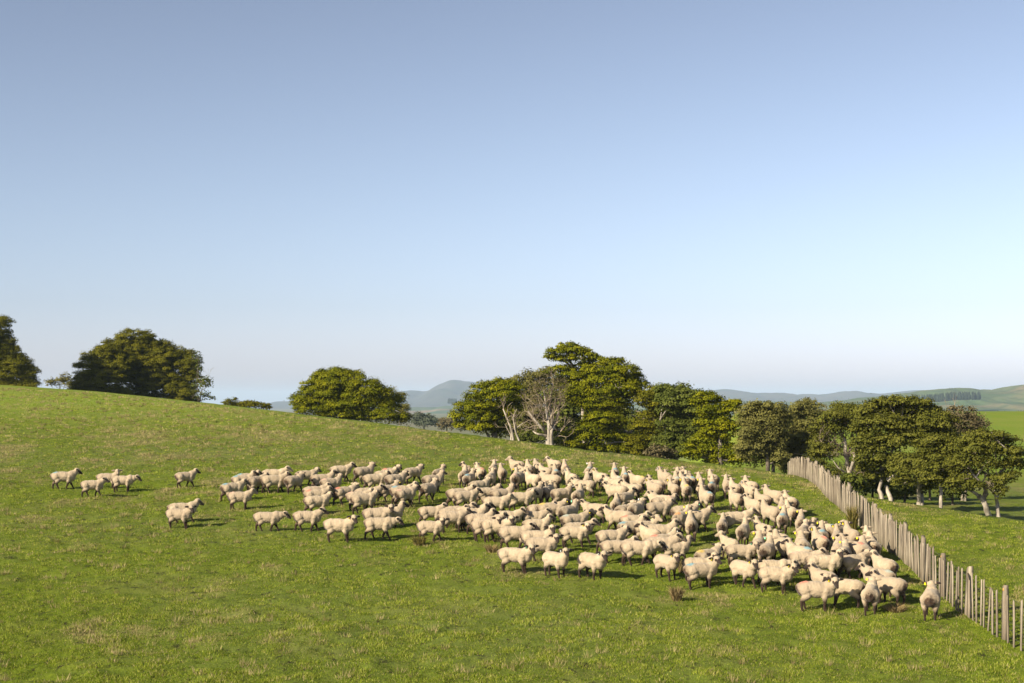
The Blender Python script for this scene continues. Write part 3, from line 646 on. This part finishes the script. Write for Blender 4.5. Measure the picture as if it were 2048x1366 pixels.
def along(d):
    p = np.array([np.interp(d, cum, path[:, 0]), np.interp(d, cum, path[:, 1])])
    q = np.array([np.interp(min(d + .2, LEN), cum, path[:, 0]), np.interp(min(d + .2, LEN), cum, path[:, 1])]) - np.array([np.interp(max(d - .2, 0), cum, path[:, 0]), np.interp(max(d - .2, 0), cum, path[:, 1])])
    return p, q / np.linalg.norm(q)
o2, _ = along(6.0)
fence = empty('paling_fence', (o2[0], o2[1], float(ground(np.array([o2[0]]), np.array([o2[1]]))[0])), 'weathered grey paling fence climbing the slope beside the flock', 'fence')
forg = np.array(fence.location)
def stake(d, w, t, h, r, top, off=0.0):
    """one split timber: a slightly bent, uneven, worn prism -> verts, quads"""
    p, tg = along(d); nrm = np.array([-tg[1], tg[0]])
    p = p + nrm * off
    gz = float(ground(np.array([p[0]]), np.array([p[1]]))[0])
    h = h * np.interp(d, [0, LEN * .55, LEN * .8, LEN], [1.0, .95, .80, .72]); lean = r.normal(0, .024, 2); V = []
    ks = [(-.25, 1), (.3, 1), (.7, .97), (.93, .94), (1.0, .80)]
    for z, q in ks:
        c = np.array([*p, gz]) + np.array([tg[0] * lean[0] * z + nrm[0] * lean[1] * z, tg[1] * lean[0] * z + nrm[1] * lean[1] * z, z * h])
        for a, b in ((-1, -1), (1, -1), (1, 1), (-1, 1)):
            e = .5 * q * (1 + r.normal(0, .07))
            V.append(c + np.array([*(tg * a * w * e + nrm * b * t * e), (top * a * .5 if z == 1.0 else 0) * w]))
    Q = []
    for i in range(len(ks) - 1):
        for k in range(4): Q.append((i * 4 + k, i * 4 + (k + 1) % 4, i * 4 + 4 + (k + 1) % 4, i * 4 + 4 + k))
    n = len(V); Q.append((n - 4, n - 3, n - 2, n - 1)); Q.append((3, 2, 1, 0))
    return np.array(V) - forg, np.array(Q)
r = np.random.default_rng(8)
d = .5; posts = []; k = 0; battens = []
gaps = []
while d < LEN:
    posts.append(d)
    nxt = d + r.uniform(2.2, 2.9)
    near = d < 9.5
    m = r.integers(7, 9) if near else (r.integers(9, 12) if d < 22 else r.integers(13, 16))
    for q in range(1, m + 1): battens.append(d + (nxt - d) * q / (m + 1) + r.normal(0, .035))
    d = nxt
lich_posts = {1, 3}
for k, d in enumerate(posts):
    v, q = stake(d, r.uniform(.13, .19), r.uniform(.10, .13), r.uniform(1.16, 1.27), r, r.uniform(-.6, .6))
    po = link('post', npmesh('post', v, q, attrs={'tint': np.full(len(v), r.uniform(0, 1))}), FW.m, fence)
    if k in lich_posts:
        top = v[-8:-4].mean(0); bm = bmesh.new(); bmesh.ops.create_icosphere(bm, subdivisions=2, radius=1)
        for vv in bm.verts: vv.co = Vector((top[0] + vv.co.x * .07 * r.uniform(.8, 1.2), top[1] + vv.co.y * .06 * r.uniform(.8, 1.2), top[2] - .01 + vv.co.z * .07 * r.uniform(.7, 1.2)))
        me2 = bpy.data.meshes.new('lichen'); bm.to_mesh(me2); bm.free(); link('lichen', me2, LICH.m, po)
rest = []
for k, d in enumerate(battens):
    far = d > 15
    slab = r.uniform(0, 1) < .14
    v, q = stake(d, (r.uniform(.13, .19) if slab else r.uniform(.05, .085)) if not far else r.uniform(.10, .17), r.uniform(.025, .04), r.uniform(1.0, 1.18), r, r.uniform(-1, 1), .05)
    tint = np.full(len(v), r.uniform(0, 1) ** 1.3)
    if k < 100: link('batten', npmesh('batten', v, q, attrs={'tint': tint}), FW.m, fence)
    else: rest.append((v, q, tint))
if rest:
    V = []; Q = []; T = []; n = 0
    for v, q, t in rest: V.append(v); Q.append(q + n); T.append(t); n += len(v)
    o = link('batten', npmesh('batten', np.concatenate(V), np.concatenate(Q), attrs={'tint': np.concatenate(T)}), FW.m, fence); o['kind'] = 'stuff'
for hgt in (.16, .32, .5, .7, .9, 1.06):
    ds = np.arange(.1, LEN, .6); pts = []
    for d in ds:
        p, tg = along(d); nrm = np.array([-tg[1], tg[0]]); p = p + nrm * .025
        pts.append([*p, float(land(np.array([p[0]]), np.array([p[1]]))[0]) + hgt])
    v, q = tube(np.array(pts) - forg, np.full(len(pts), .0035), 4)
    link('wire', npmesh('wire', v, q), WIRE.m, fence)
# ------------------------------------------------------------------ sheep
S = Mat('fleece')
mk = S.n.new('ShaderNodeVertexColor'); mk.layer_name = 'mask'
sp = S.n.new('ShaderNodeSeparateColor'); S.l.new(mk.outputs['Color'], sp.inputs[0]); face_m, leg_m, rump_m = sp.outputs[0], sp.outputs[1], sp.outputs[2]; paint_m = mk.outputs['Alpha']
oi = S.n.new('ShaderNodeObjectInfo')
oc = S.obj()
def shift(vec, k):
    v = S.n.new('ShaderNodeVectorMath'); v.operation = 'ADD'; S.l.new(vec, v.inputs[0])
    c = S.n.new('ShaderNodeCombineXYZ'); S.l.new(S.math('MULTIPLY', oi.outputs['Random'], k), c.inputs[0]); S.l.new(S.math('MULTIPLY', oi.outputs['Random'], k * 1.7), c.inputs[2])
    S.l.new(c.outputs[0], v.inputs[1]); return v.outputs[0]
ov = shift(oc, 40.0)
w1 = S.noise(5, 4, .6, ov); w2 = S.noise(38, 4, .7, ov); w3 = S.noise(14, 3, .6, ov)
wool = S.mix(S.fac(w1, .35, .68), (.45, .36, .245), (.32, .255, .17))
wool = S.mix(S.math('MULTIPLY', S.fac(w2, .5, .75), .35), wool, (.24, .175, .11))
wool = S.mix(S.math('MULTIPLY', oi.outputs['Random'], .62), wool, (.30, .235, .165))
dirt = S.math('MULTIPLY', leg_m, S.math('ADD', S.fac(w1, .2, .55), .6))
wool = S.mix(dirt, wool, (.034, .021, .014))
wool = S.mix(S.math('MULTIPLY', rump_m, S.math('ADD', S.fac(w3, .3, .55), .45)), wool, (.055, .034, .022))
pmask = S.math('MULTIPLY', S.math('MULTIPLY', S.fac(S.math('ADD', paint_m, S.math('MULTIPLY', w3, .5)), .5, .85), oi.outputs['Alpha']), .75)
wool = S.mix(pmask, wool, oi.outputs['Color'])
fd = S.math('MULTIPLY', S.fac(S.math('ADD', face_m, S.math('MULTIPLY', w3, .35)), .42, .72), S.attr('face_dark', 'OBJECT'))
wool = S.mix(fd, wool, (.030, .021, .017))
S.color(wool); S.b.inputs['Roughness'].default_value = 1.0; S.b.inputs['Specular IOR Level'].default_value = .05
S.b.inputs['Sheen Weight'].default_value = .15
S.bump(w2, .55, .025)
TAGM = {}
for k, c in (('y', (.75, .62, .02, 1)), ('g', (.18, .55, .36, 1)), ('w', (.75, .78, .74, 1))):
    t = Mat({'y': 'yellow', 'g': 'green', 'w': 'white'}[k] + '_tag_plastic'); t.color(c); t.b.inputs['Roughness'].default_value = .4; TAGM[k] = t.m

def chain(pts, rad):
    pts = [np.asarray(p, float) for p in pts]; out = []
    for a, b, ra, rb in zip(pts[:-1], pts[1:], rad[:-1], rad[1:]):
        L = np.linalg.norm(b - a); n = max(2, int(L / (min(ra, rb) * .45)))
        for t in np.linspace(0, 1, n): out.append((a + (b - a) * t, ra + (rb - ra) * t))
    return out

LEGS = {'stand': ((.0, 0), (-.03, 0), (.03, 0), (-.05, 0)), 'walk': ((.13, .0), (-.11, .02), (-.12, .0), (.11, .03)), 'stride': ((-.12, .03), (.12, 0), (.12, 0), (-.14, .01)), 'square': ((.02, 0), (.05, 0), (-.06, 0), (.02, 0))}
def sheep_mesh(yaw, lift, legs, fat):
    """body, neck, head, ears and legs as one skin. yaw = head turn in degrees (left +), lift = neck height 0..2"""
    BALL = []                                             # (centre, radii, rotation)
    KX = .95; UP = .035
    E0 = lambda c, r, R=None: BALL.append((np.array(c, float), np.array(r, float), R))
    E = lambda c, r: E0((c[0] * KX, c[1], c[2] + UP), (r[0] * KX, r[1], r[2]))
    E((.03, 0, .478), (.42, .236 * fat, .214)); E((-.27, 0, .492), (.25, .226 * fat, .208)); E((-.37, 0, .49), (.155, .195 * fat, .185))
    E((.27, 0, .475), (.22, .205 * fat, .213)); E((.37, 0, .46), (.14, .16, .175)); E((.0, 0, .45), (.34, .215 * fat, .165)); E((-.05, 0, .56), (.38, .175 * fat, .14))
    for c, r in chain([(-.46, 0, .585), (-.51, 0, .55), (-.525, 0, .49)], [.05, .042, .026]): E(c, (r, r * 1.1, r))
    E((.05, 0, .49), (.36, .225 * fat, .20)); E((-.12, 0, .49), (.36, .228 * fat, .205)); E((.16, 0, .48), (.30, .212 * fat, .205))
    E = E0
    # neck and head
    ty = math.radians(yaw)
    el = {0: math.radians(10), 1: math.radians(40), 2: math.radians(56)}[lift]; nl = .235 if lift else .30
    hy = ty * .55
    nb = np.array((.32, 0, .585)); nd = np.array((math.cos(hy) * math.cos(el), math.sin(hy) * math.cos(el), math.sin(el)))
    nt = nb + nd * nl; nm = (nb + nt) / 2 + np.array((.015, 0, -.01))
    for c, r in chain([nb, nm, nt], [.185, .145, .108]): E(c, (r, r * .95, r))
    pit = math.radians({0: -34, 1: -24, 2: -14}[lift])
    fwd = np.array((math.cos(ty) * math.cos(pit), math.sin(ty) * math.cos(pit), math.sin(pit)))
    sd = np.array((-math.sin(ty), math.cos(ty), 0)); up = np.cross(fwd, sd)
    R = np.stack([fwd, sd, up], 1)
    hp = nt + fwd * .035 + np.array((0, 0, .025))
    H = lambda x, y, z: hp + R @ (np.array((x, y, z)) * HS)
    E_ = E; E = lambda c, r, R=None: E_(c, np.array(r, float) * (HS if R is not None else 1), R)
    E(H(-.01, 0, .015), (.10, .078, .088), R); E(H(.05, 0, .0), (.085, .066, .075), R); E(H(.0, 0, .055), (.07, .06, .05), R)
    for c, r in chain([H(.07, 0, -.005), H(.15, 0, -.018), H(.185, 0, -.024)], [.058, .048, .038]): E(c, (r * 1.0, r * .92, r * 1.02), R)
    E(H(.10, 0, -.045), (.07, .035, .028), R)
    for s_ in (1, -1):
        er = Matrix.Rotation(s_ * -.45, 3, 'X') @ Matrix.Identity(3)
        for t in np.linspace(0, 1, 7):
            w = .020 + .024 * math.sin(math.pi * (.15 + .8 * t))
            E(H(-.03 - .02 * t, s_ * (.07 + .115 * t), .035 + .005 * t - .012 * t * t), (.016 + w * .35, .026, w * .9), R)
    # legs: shoulder, elbow, knee, fetlock, hoof / hip, stifle, hock, fetlock, hoof
    hoof = []
    for (dx, lf), s_ in zip(LEGS[legs][:2], (1, -1)):
        y = s_ * .115; k = .32 if lf == 0 else .75
        pts = [(.235, y * .9, .50), (.215, y, .365), (.232 + dx * .5, y, .205 + lf * .6), (.232 + dx, y, .065 + lf), (.255 + dx, y, .018 + lf)]
        for c, r in chain(pts, [.125, .085, .045, .033, .038]): E(c, (r, r * .92, r))
        hoof.append(pts[-1])
    for (dx, lf), s_ in zip(LEGS[legs][2:], (1, -1)):
        y = s_ * .118
        pts = [(-.265, y * .85, .51), (-.215 + dx * .2, y * 1.04, .385), (-.335 + dx * .62, y, .24 + lf * .6), (-.312 + dx, y, .065 + lf), (-.292 + dx, y, .018 + lf)]
        for c, r in chain(pts, [.165, .120, .050, .034, .038]): E(c, (r, r * .9, r))
        hoof.append(pts[-1])
    V = []; Fc = []; n = 0
    for c, r, R_ in BALL:
        q = ICO_V * r
        V.append(c + (q @ R_.T if R_ is not None else q)); Fc.append(ICO_F + n); n += len(ICO_V)
    raw = npmesh('raw', np.concatenate(V), None, np.concatenate(Fc))
    ob = bpy.data.objects.new('raw', raw); COL.objects.link(ob)
    m = ob.modifiers.new('r', 'REMESH'); m.mode = 'VOXEL'; m.voxel_size = .0165
    m = ob.modifiers.new('s', 'SMOOTH'); m.iterations = 7; m.factor = .5
    dg = bpy.context.evaluated_depsgraph_get()
    me = bpy.data.meshes.new_from_object(ob.evaluated_get(dg)); me.name = 'sheep'
    bpy.data.objects.remove(ob); bpy.data.meshes.remove(raw)
    nv = len(me.vertices); co = np.empty(nv * 3, np.float32); me.vertices.foreach_get('co', co); co = co.reshape(-1, 3).astype(float)
    # lumps of the shorn fleece
    nrm = np.empty(nv * 3, np.float32); me.vertices.foreach_get('normal', nrm); nrm = nrm.reshape(-1, 3)
    bulk = np.clip((co[:, 2] - .30) / .1, 0, 1) * np.clip((.37 - co[:, 0]) / .1, 0, 1)
    lump = (fbm(co[:, 0] * 5 + co[:, 1] * 3, co[:, 2] * 8 - co[:, 1] * 4, 3, 2) - .5) * .016 + (fbm(co[:, 0] * 26 + co[:, 2] * 9, co[:, 1] * 26 - co[:, 2] * 24, 8, 2) - .5) * .016
    # hollow before the hip, flank fold
    co += nrm * (lump * bulk)[:, None]
    me.vertices.foreach_set('co', co.astype(np.float32).ravel())
    hl = (co - hp) @ R / HS
    near = (np.linalg.norm(hl - np.array((.07, 0, 0)), axis=1) < .24) & (hl[:, 0] > -.10) & (hl[:, 2] > -.12)
    ss = lambda x, a, b: np.clip((x - a) / (b - a), 0, 1)
    muz = ss(hl[:, 0], .055, .12) * (np.abs(hl[:, 1]) < .085) * (hl[:, 2] > -.095); ear = ss(np.abs(hl[:, 1]), .088, .112) * (hl[:, 2] > -.012) * (hl[:, 0] < .03)
    eye = np.exp(-(((hl[:, 0] - .055) / .035) ** 2 + ((np.abs(hl[:, 1]) - .065) / .03) ** 2 + ((hl[:, 2] - .015) / .035) ** 2))
    facem = np.where(near, np.clip(np.maximum.reduce([muz, ear, eye * 1.2]), 0, 1), 0)
    leg = ss(-co[:, 2], -.34, -.20) * (np.abs(co[:, 1]) > .03)
    stain_shade = np.exp(-(((co[:, 0] + .43) / .15) ** 2 + (co[:, 1] / .115) ** 2 + ((co[:, 2] - .43) / .17) ** 2)) * 2.1 * (nrm[:, 0] < .1)  # dag stain on the rump, with the tail stub's shadow painted in
    paint = np.exp(-(((co[:, 0] + .30) / .13) ** 2 + ((co[:, 1]) / .12) ** 2)) * ss(co[:, 2], .58, .65)
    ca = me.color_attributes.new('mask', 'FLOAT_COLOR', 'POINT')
    ca.data.foreach_set('color', np.stack([facem, leg, stain_shade, paint], -1).astype(np.float32).ravel())
    me.polygons.foreach_set('use_smooth', np.ones(len(me.polygons), bool))
    me.materials.append(S.m); me.update()
    tagp = {s_: (H(-.045, s_ * .135, .03), R) for s_ in (1, -1)}
    return me, tagp
bm = bmesh.new(); bmesh.ops.create_icosphere(bm, subdivisions=2, radius=1.0)
ICO_V = np.array([v.co[:] for v in bm.verts]); ICO_F = np.array([[v.index for v in f.verts] for f in bm.faces]); bm.free()
def tag_mesh(kind):
    bm = bmesh.new(); bmesh.ops.create_cube(bm, size=1.0)
    for v in bm.verts: v.co = Vector((v.co.x * .008, v.co.y * (.050 if v.co.z < 0 else .034), v.co.z * .062 - .02))
    bmesh.ops.bevel(bm, geom=list(bm.edges), offset=.004, segments=1, affect='EDGES')
    b2 = bmesh.ops.create_icosphere(bm, subdivisions=1, radius=.012, matrix=Matrix.Translation((0, 0, .008)))
    me = bpy.data.meshes.new('ear_tag'); bm.to_mesh(me); bm.free(); me.materials.append(TAGM[kind]); return me
TAGS = {k: tag_mesh(k) for k in 'ygw'}
PAINT = {'b': (.10, .27, .33), 'r': (.50, .14, .09), 'y': (.52, .35, .06), 'o': (.54, .23, .06), 'p': (.60, .33, .25), 'g': (.30, .42, .38)}

# one line per sheep: pixel x of the body, pixel y of its back, heading (0 right, 90 away, 180 left, -90 towards the camera),
# head (f forward, d low, c to the camera, l left, r right), paint on the rump, ear tag, face (m mottled, d dark, w white)
FLOCK = '''
127 946 2 f b - d|216 947 0 c - - w|185 963 8 f - - m|246 951 0 d - - d|371 944 28 f - - d|365 1007 8 f - - m|358 1017 -12 c - - d
465 967 30 f b - m|486 954 18 f b - d|494 950 15 f b - m|514 955 40 f - - d|549 941 0 f - - w|548 954 14 f - - d|588 955 42 f - - m|613 943 20 f - - m|645 949 15 f - - d|682 934 20 f - - d
662 958 30 f p - m|631 973 18 f - - d|633 982 14 f r - m|634 993 18 f - - d|480 984 2 f p - w|690 976 32 f r - w|728 936 36 f - - m|750 948 20 f - - d|781 938 35 f r - d|770 945 30 f - - m|791 949 36 f - - d
717 987 14 f p - m|736 977 14 f - - d|727 994 24 f - - d|777 971 36 f - y m|805 974 22 f b - d|811 980 38 f p - m|535 1025 -4 d - - d|615 1023 0 f - - d|678 1041 -10 c - y d|758 1036 -4 d - - d|755 1017 0 c - - d|778 1014 12 f - - d
826 935 40 f - - d|878 938 64 f - - m|866 953 35 f - - m|857 968 50 f - - m|934 931 105 l - - d|928 942 80 f - - w|939 947 70 f b - m|960 935 108 f r - w|987 929 84 f - - w|1004 935 98 f - - w|982 948 80 f - - m
959 963 36 f - - m|919 977 24 f - - d|931 984 18 f - - d|975 977 20 f - - d|1004 979 28 f - - d|992 994 0 f - - w|1041 985 8 f p - d|1070 978 58 f - - d|862 1015 8 f - g m|916 1014 8 f - - m|948 1013 0 f - - d|944 1022 0 f - - d
904 1021 4 f - - m|905 1028 10 f - - m|959 1029 0 f - - d|861 1043 -8 c - - d|975 1034 0 f - - d|1016 1023 0 f - - m|971 1045 -4 c - - d|994 1043 -4 c - w d|1030 1056 0 f - - d|1075 1064 0 c - - d|1083 1078 -4 c - - d|1030 1098 -18 c - g d|1110 1107 -46 c - w d|1183 1108 -45 c - w d
1073 1042 8 f - - m|1081 1011 8 f - w d|1102 1008 14 f y y d|1068 1024 4 f - - m|1149 1030 25 f g y d|1157 1046 8 f - - m|1148 1057 -4 c - y d|1138 1014 55 f - g m|1189 1009 155 f - - d|1238 1024 162 f - - d
1034 921 128 l - - w|1058 929 100 f - - w|1075 927 102 f - - w|1091 934 122 f - - w|1050 934 128 l - - m|1109 922 122 l - - m|1111 936 94 f b - m|1130 930 94 f p - w|1031 946 84 f p y w|1042 944 60 f g - w|1066 949 126 f - - w|1101 952 140 f - - d
1089 976 85 f - - w|1096 972 72 f - - m|1123 979 34 f - w m|1157 981 76 f - - m|1168 963 166 f - - m|1143 948 114 f - w w|1179 933 86 f g w w|1175 953 92 f - - w|1201 947 126 f - y w|1230 937 92 f b - w|1250 947 95 f b - w|1274 953 136 f y - d
1233 953 110 f g - w|1230 960 150 f - - d|1262 971 140 f - - d|1233 974 152 f - - d|1252 989 58 r - - d|1232 1001 85 f - - w|1251 1013 50 f - w m|1273 1011 66 f - w m|1267 1032 14 f r g m|1262 1044 30 f b - d|1289 1042 32 c - - w
1300 1058 130 l - - d|1320 1051 4 f - - m|1326 1067 30 f r w d|1222 1065 14 f - - d|1234 1080 4 f - - m|1275 1082 0 d - w d|1322 1079 0 f - - m|1351 1085 8 f - - m|1332 1113 -50 c - y d|1402 1126 18 c b y d|1399 1117 0 c - - d|1416 1099 45 f y - d
1486 1127 -50 c - y d|1482 1091 0 c - g m|1459 1078 120 l - - w|1369 1013 24 f - g d|1365 1025 62 f o y m|1382 1036 94 f - y w|1391 1021 14 f - - d|1316 1008 22 f - - m|1323 994 150 f p - w|1326 999 20 f - - d|1309 969 120 f - y w|1311 964 132 f - - m
1329 946 118 f - w w|1337 950 110 f - - w|1353 955 95 f g - w|1357 946 94 f - - w|1373 944 110 f - y w|1368 955 110 f g - w|1379 953 112 f b - w|1347 972 110 f - y m|1371 971 100 f y y w|1399 954 95 f - - w|1426 951 110 f - - w|1424 964 86 f b - w|1402 970 90 f - y w|1412 986 115 f b - m
1454 963 95 f - - w|1470 970 110 f - - w|1472 989 115 f - - m|1501 966 120 f - - w|1498 975 122 f - w w|1547 983 136 f - - w|1525 992 126 f - - m|1508 1002 136 f y - d|1541 1013 126 f - - m|1580 995 114 f - - w|1565 1005 92 f - - w|1581 1016 110 f - - w
1566 1028 86 f b y w|1474 1027 14 f - - m|1445 1038 86 f - - w|1487 1050 80 f - - w|1524 1045 114 f - - m|1602 1036 90 f - y w|1623 1049 92 r - - m|1651 1047 140 f b y d|1607 1051 80 f - - m|1644 1056 92 f b y m|1640 1071 110 f r y m|1672 1052 60 f - y d
1674 1063 90 f - y m|1703 1059 112 f - y d|1678 1087 92 f - y w|1687 1097 82 f - y w|1705 1086 142 f r - d|1738 1069 100 f o - w|1744 1081 100 f - - w|1727 1090 96 f - y w|1604 1080 96 f - y w|1599 1094 136 f b - d|1555 1068 130 f - - d|1564 1077 120 f b - m
1516 1081 86 f - y w|1534 1091 75 f - g w|1546 1123 0 d - - d|1551 1136 -10 c - y d|1610 1108 0 f p - m|1650 1107 0 f - - d|1647 1112 -4 c - - d|1707 1110 30 f - - d|1757 1143 152 f g - d|1769 1118 126 l - - m|1647 1143 130 l - - d|1632 1167 -4 c r y d
1691 1162 166 c - - d|1742 1173 86 f - y w|1779 1161 152 l - - d|1862 1186 86 f - y d
'''
CACHE = {}; HS = 1.17
def get_mesh(yaw, lift, legs, fat):
    k = (yaw, lift, legs, fat)
    if k not in CACHE: CACHE[k] = sheep_mesh(*k)
    return CACHE[k]
rows = []
for line in FLOCK.strip().replace('\n', '|').split('|'):
    x, by, hd, head, pt, tg_, fc = line.split()
    rows.append((float(x), float(by), float(hd), head, pt, tg_, fc))
rr = random.Random(5)
HH = .67
sheep = []
for i, (x, by, hd, head, pt, tg_, fc) in enumerate(rows):
    sc = rr.uniform(.93, 1.06)
    gy = (by + HH * sc * (46 - .125 * 962)) / (1 - HH * sc * .125)
    Y = 8 * F / (gy - 594); X = (x - 1024) / F * Y
    Z = float(ground(np.array([X]), np.array([Y]))[0])
    view = math.degrees(math.atan2(X, Y))
    hd2 = hd - view * (1 if abs(hd) > 30 else .5)
    want = {'f': rr.choice([-12, 0, 12]) + hd, 'd': hd, 'c': -90 + (18 if hd < 90 else -18), 'l': 180, 'r': 0}[head]
    dlt = (want - hd + 180) % 360 - 180
    if head == 'c': dlt = max(-75, min(75, dlt))
    else: dlt = max(-80, min(80, dlt))
    yaw = int(round(dlt / 25.0) * 25) if abs(dlt) > 15 else (int(round(dlt / 12)) * 12)
    away = 50 < hd < 145
    lift = 0 if head == 'd' else (2 if (away and rr.random() < .7) or rr.random() < .25 else 1)
    walking = (-15 <= hd <= 45) or hd > 145
    legs = rr.choice(['walk', 'stride', 'walk', 'stand']) if walking and head != 'c' else rr.choice(['stand', 'square', 'stand', 'walk'])
    if lift == 2 and abs(yaw) > 15 or away: legs = rr.choice(['stand', 'square'])
    fat = rr.choice([.86, .95])
    me, tp = get_mesh(yaw, lift, legs, fat)
    o = bpy.data.objects.new('sheep', me); COL.objects.link(o)
    # stand on the slope: pitch and roll with the ground under the feet
    h = math.radians(hd2); d = .3
    zf = float(land(np.array([X + math.cos(h) * d]), np.array([Y + math.sin(h) * d]))[0]); zb = float(land(np.array([X - math.cos(h) * d]), np.array([Y - math.sin(h) * d]))[0])
    o.rotation_euler = (0, -math.atan2(zf - zb, 2 * d) * .9, h)
    lz = min(float(ground(np.array([X + math.cos(h) * a - math.sin(h) * b]), np.array([Y + math.sin(h) * a + math.cos(h) * b]))[0]) - ((zf - zb) / (2 * d)) * a for a in (.25, -.30) for b in (.11, -.11))
    o.location = (X, Y, min(Z, lz + .03)); o.scale = (sc * rr.uniform(.95, 1.04), sc * rr.uniform(.96, 1.06) * (.84 if away and gy < 1120 else 1.0), sc)
    o['face_dark'] = {'d': 1.0, 'm': .8, 'w': .30}[fc]
    o.color = (*PAINT[pt], 1.0 if pt not in 'pg' else .65) if pt != '-' else (1, 1, 1, 0)
    o['group'] = 'sheep of the flock'; o['category'] = 'sheep'
    if tg_ != '-':
        near = 1 if (tp[1][0][0] * math.sin(h) + tp[1][0][1] * math.cos(h)) < (tp[-1][0][0] * math.sin(h) + tp[-1][0][1] * math.cos(h)) else -1
        if head != 'c' and away: near = 1
        pos, R = tp[near]
        t = bpy.data.objects.new('ear_tag', TAGS[tg_]); COL.objects.link(t); t.parent = o
        Rm = Matrix(((R[0][0], R[0][1], R[0][2]), (R[1][0], R[1][1], R[1][2]), (R[2][0], R[2][1], R[2][2])))
        mw = Matrix.Translation(Vector(pos)) @ Rm.to_4x4() @ Matrix.Translation((-.035 if away and head != 'c' else .03, 0, -.01))
        t.matrix_local = mw
    sheep.append(dict(o=o, x=x, by=by, gy=gy, hd=hd, head=head, pt=pt, tg=tg_, fc=fc, i=i))

# ---- labels: look first, then neighbours and place in the flock
PN = {'b': 'blue', 'r': 'red', 'y': 'yellow', 'o': 'orange', 'p': 'pink', 'g': 'grey green'}
TN = {'y': 'yellow', 'g': 'green', 'w': 'white'}
def zone(s):
    x, gy = s['x'], s['gy']
    if x < 430: return 'in leading bunch at left' if gy < 1025 else 'in left front pair'
    if x < 840: return 'in left front line' if gy > 1035 else ('in left group' if s['by'] > 956 else 'behind left group')
    if x > 1590 and s['by'] > 1030: return 'crowded beside fence' if s['by'] < 1100 else 'in front right corner'
    if s['by'] < 962: return 'in middle back row' if x < 1300 else 'in right back row'
    if s['by'] > 1090: return 'in front line'
    return 'in middle of flock' if x < 1200 else 'right of flock middle'
def look(s):
    hd = s['hd']; w = {'d': 'dark faced', 'm': 'mottled', 'w': 'pale faced'}[s['fc']]
    dirn = 'facing right' if -30 <= hd < 25 else 'heading away right' if hd < 62 else 'seen from behind' if hd < 112 else 'heading away left' if hd < 146 else 'facing left'
    if hd < -30: dirn = 'walking towards camera'
    hh = {'c': ' watching camera', 'd': ' head low', 'l': ' looking left', 'r': ' looking right', 'f': ''}[s['head']]
    if dirn.startswith('walking tow'): hh = ''
    f = f"{PN[s['pt']]} marked " if s['pt'] != '-' else f"{TN[s['tg']]} tagged " if s['tg'] != '-' else 'unmarked '
    if s['pt'] == 'p' or s['pt'] == 'g': f = 'faintly ' + f
    return f'{f}{w} sheep {dirn}{hh}'
from collections import defaultdict
by_key = defaultdict(list)
for s in sheep: s['lab'] = look(s) + ' ' + zone(s); by_key[s['lab']].append(s)
ORD = ['leftmost', 'second from left', 'third from left', 'fourth from left', 'fifth from left', 'sixth from left', 'seventh from left', 'eighth from left', 'ninth from left', 'tenth from left']
for k, g in by_key.items():
    g.sort(key=lambda s: s['x'])
    for j, s in enumerate(g):
        s['o']['label'] = k if len(g) == 1 else f"{('rightmost' if j == len(g) - 1 else ORD[j])} {k}"
assert len({s['o']['label'] for s in sheep}) == len(sheep)
print('SHEEP', len(sheep), 'meshes', len(CACHE), 'longest', max(len(s['o']['label'].split()) for s in sheep))
# ------------------------------------------------------------------ haze in the air
hz = bpy.data.materials.new('haze'); hz.use_nodes = True
hn = hz.node_tree.nodes; hn.remove(hn['Principled BSDF'])
pv = hn.new('ShaderNodeVolumePrincipled'); pv.inputs['Density'].default_value = .00009; pv.inputs['Color'].default_value = (.58, .76, 1.0, 1)
hz.node_tree.links.new(pv.outputs[0], hn['Material Output'].inputs['Volume'])
x0, x1, y0, y1, z0, z1 = -9500, 9500, -400, 20000, -64, 112
v = [(x, y, z) for x in (x0, x1) for y in (y0, y1) for z in (z0, z1)]
me = bpy.data.meshes.new('haze'); me.from_pydata(v, [], [(0, 1, 3, 2), (4, 6, 7, 5), (0, 4, 5, 1), (2, 3, 7, 6), (0, 2, 6, 4), (1, 5, 7, 3)]); me.update()
tag(link('haze', me, hz), 'thin pale haze over the far hills', None, None, 'stuff')
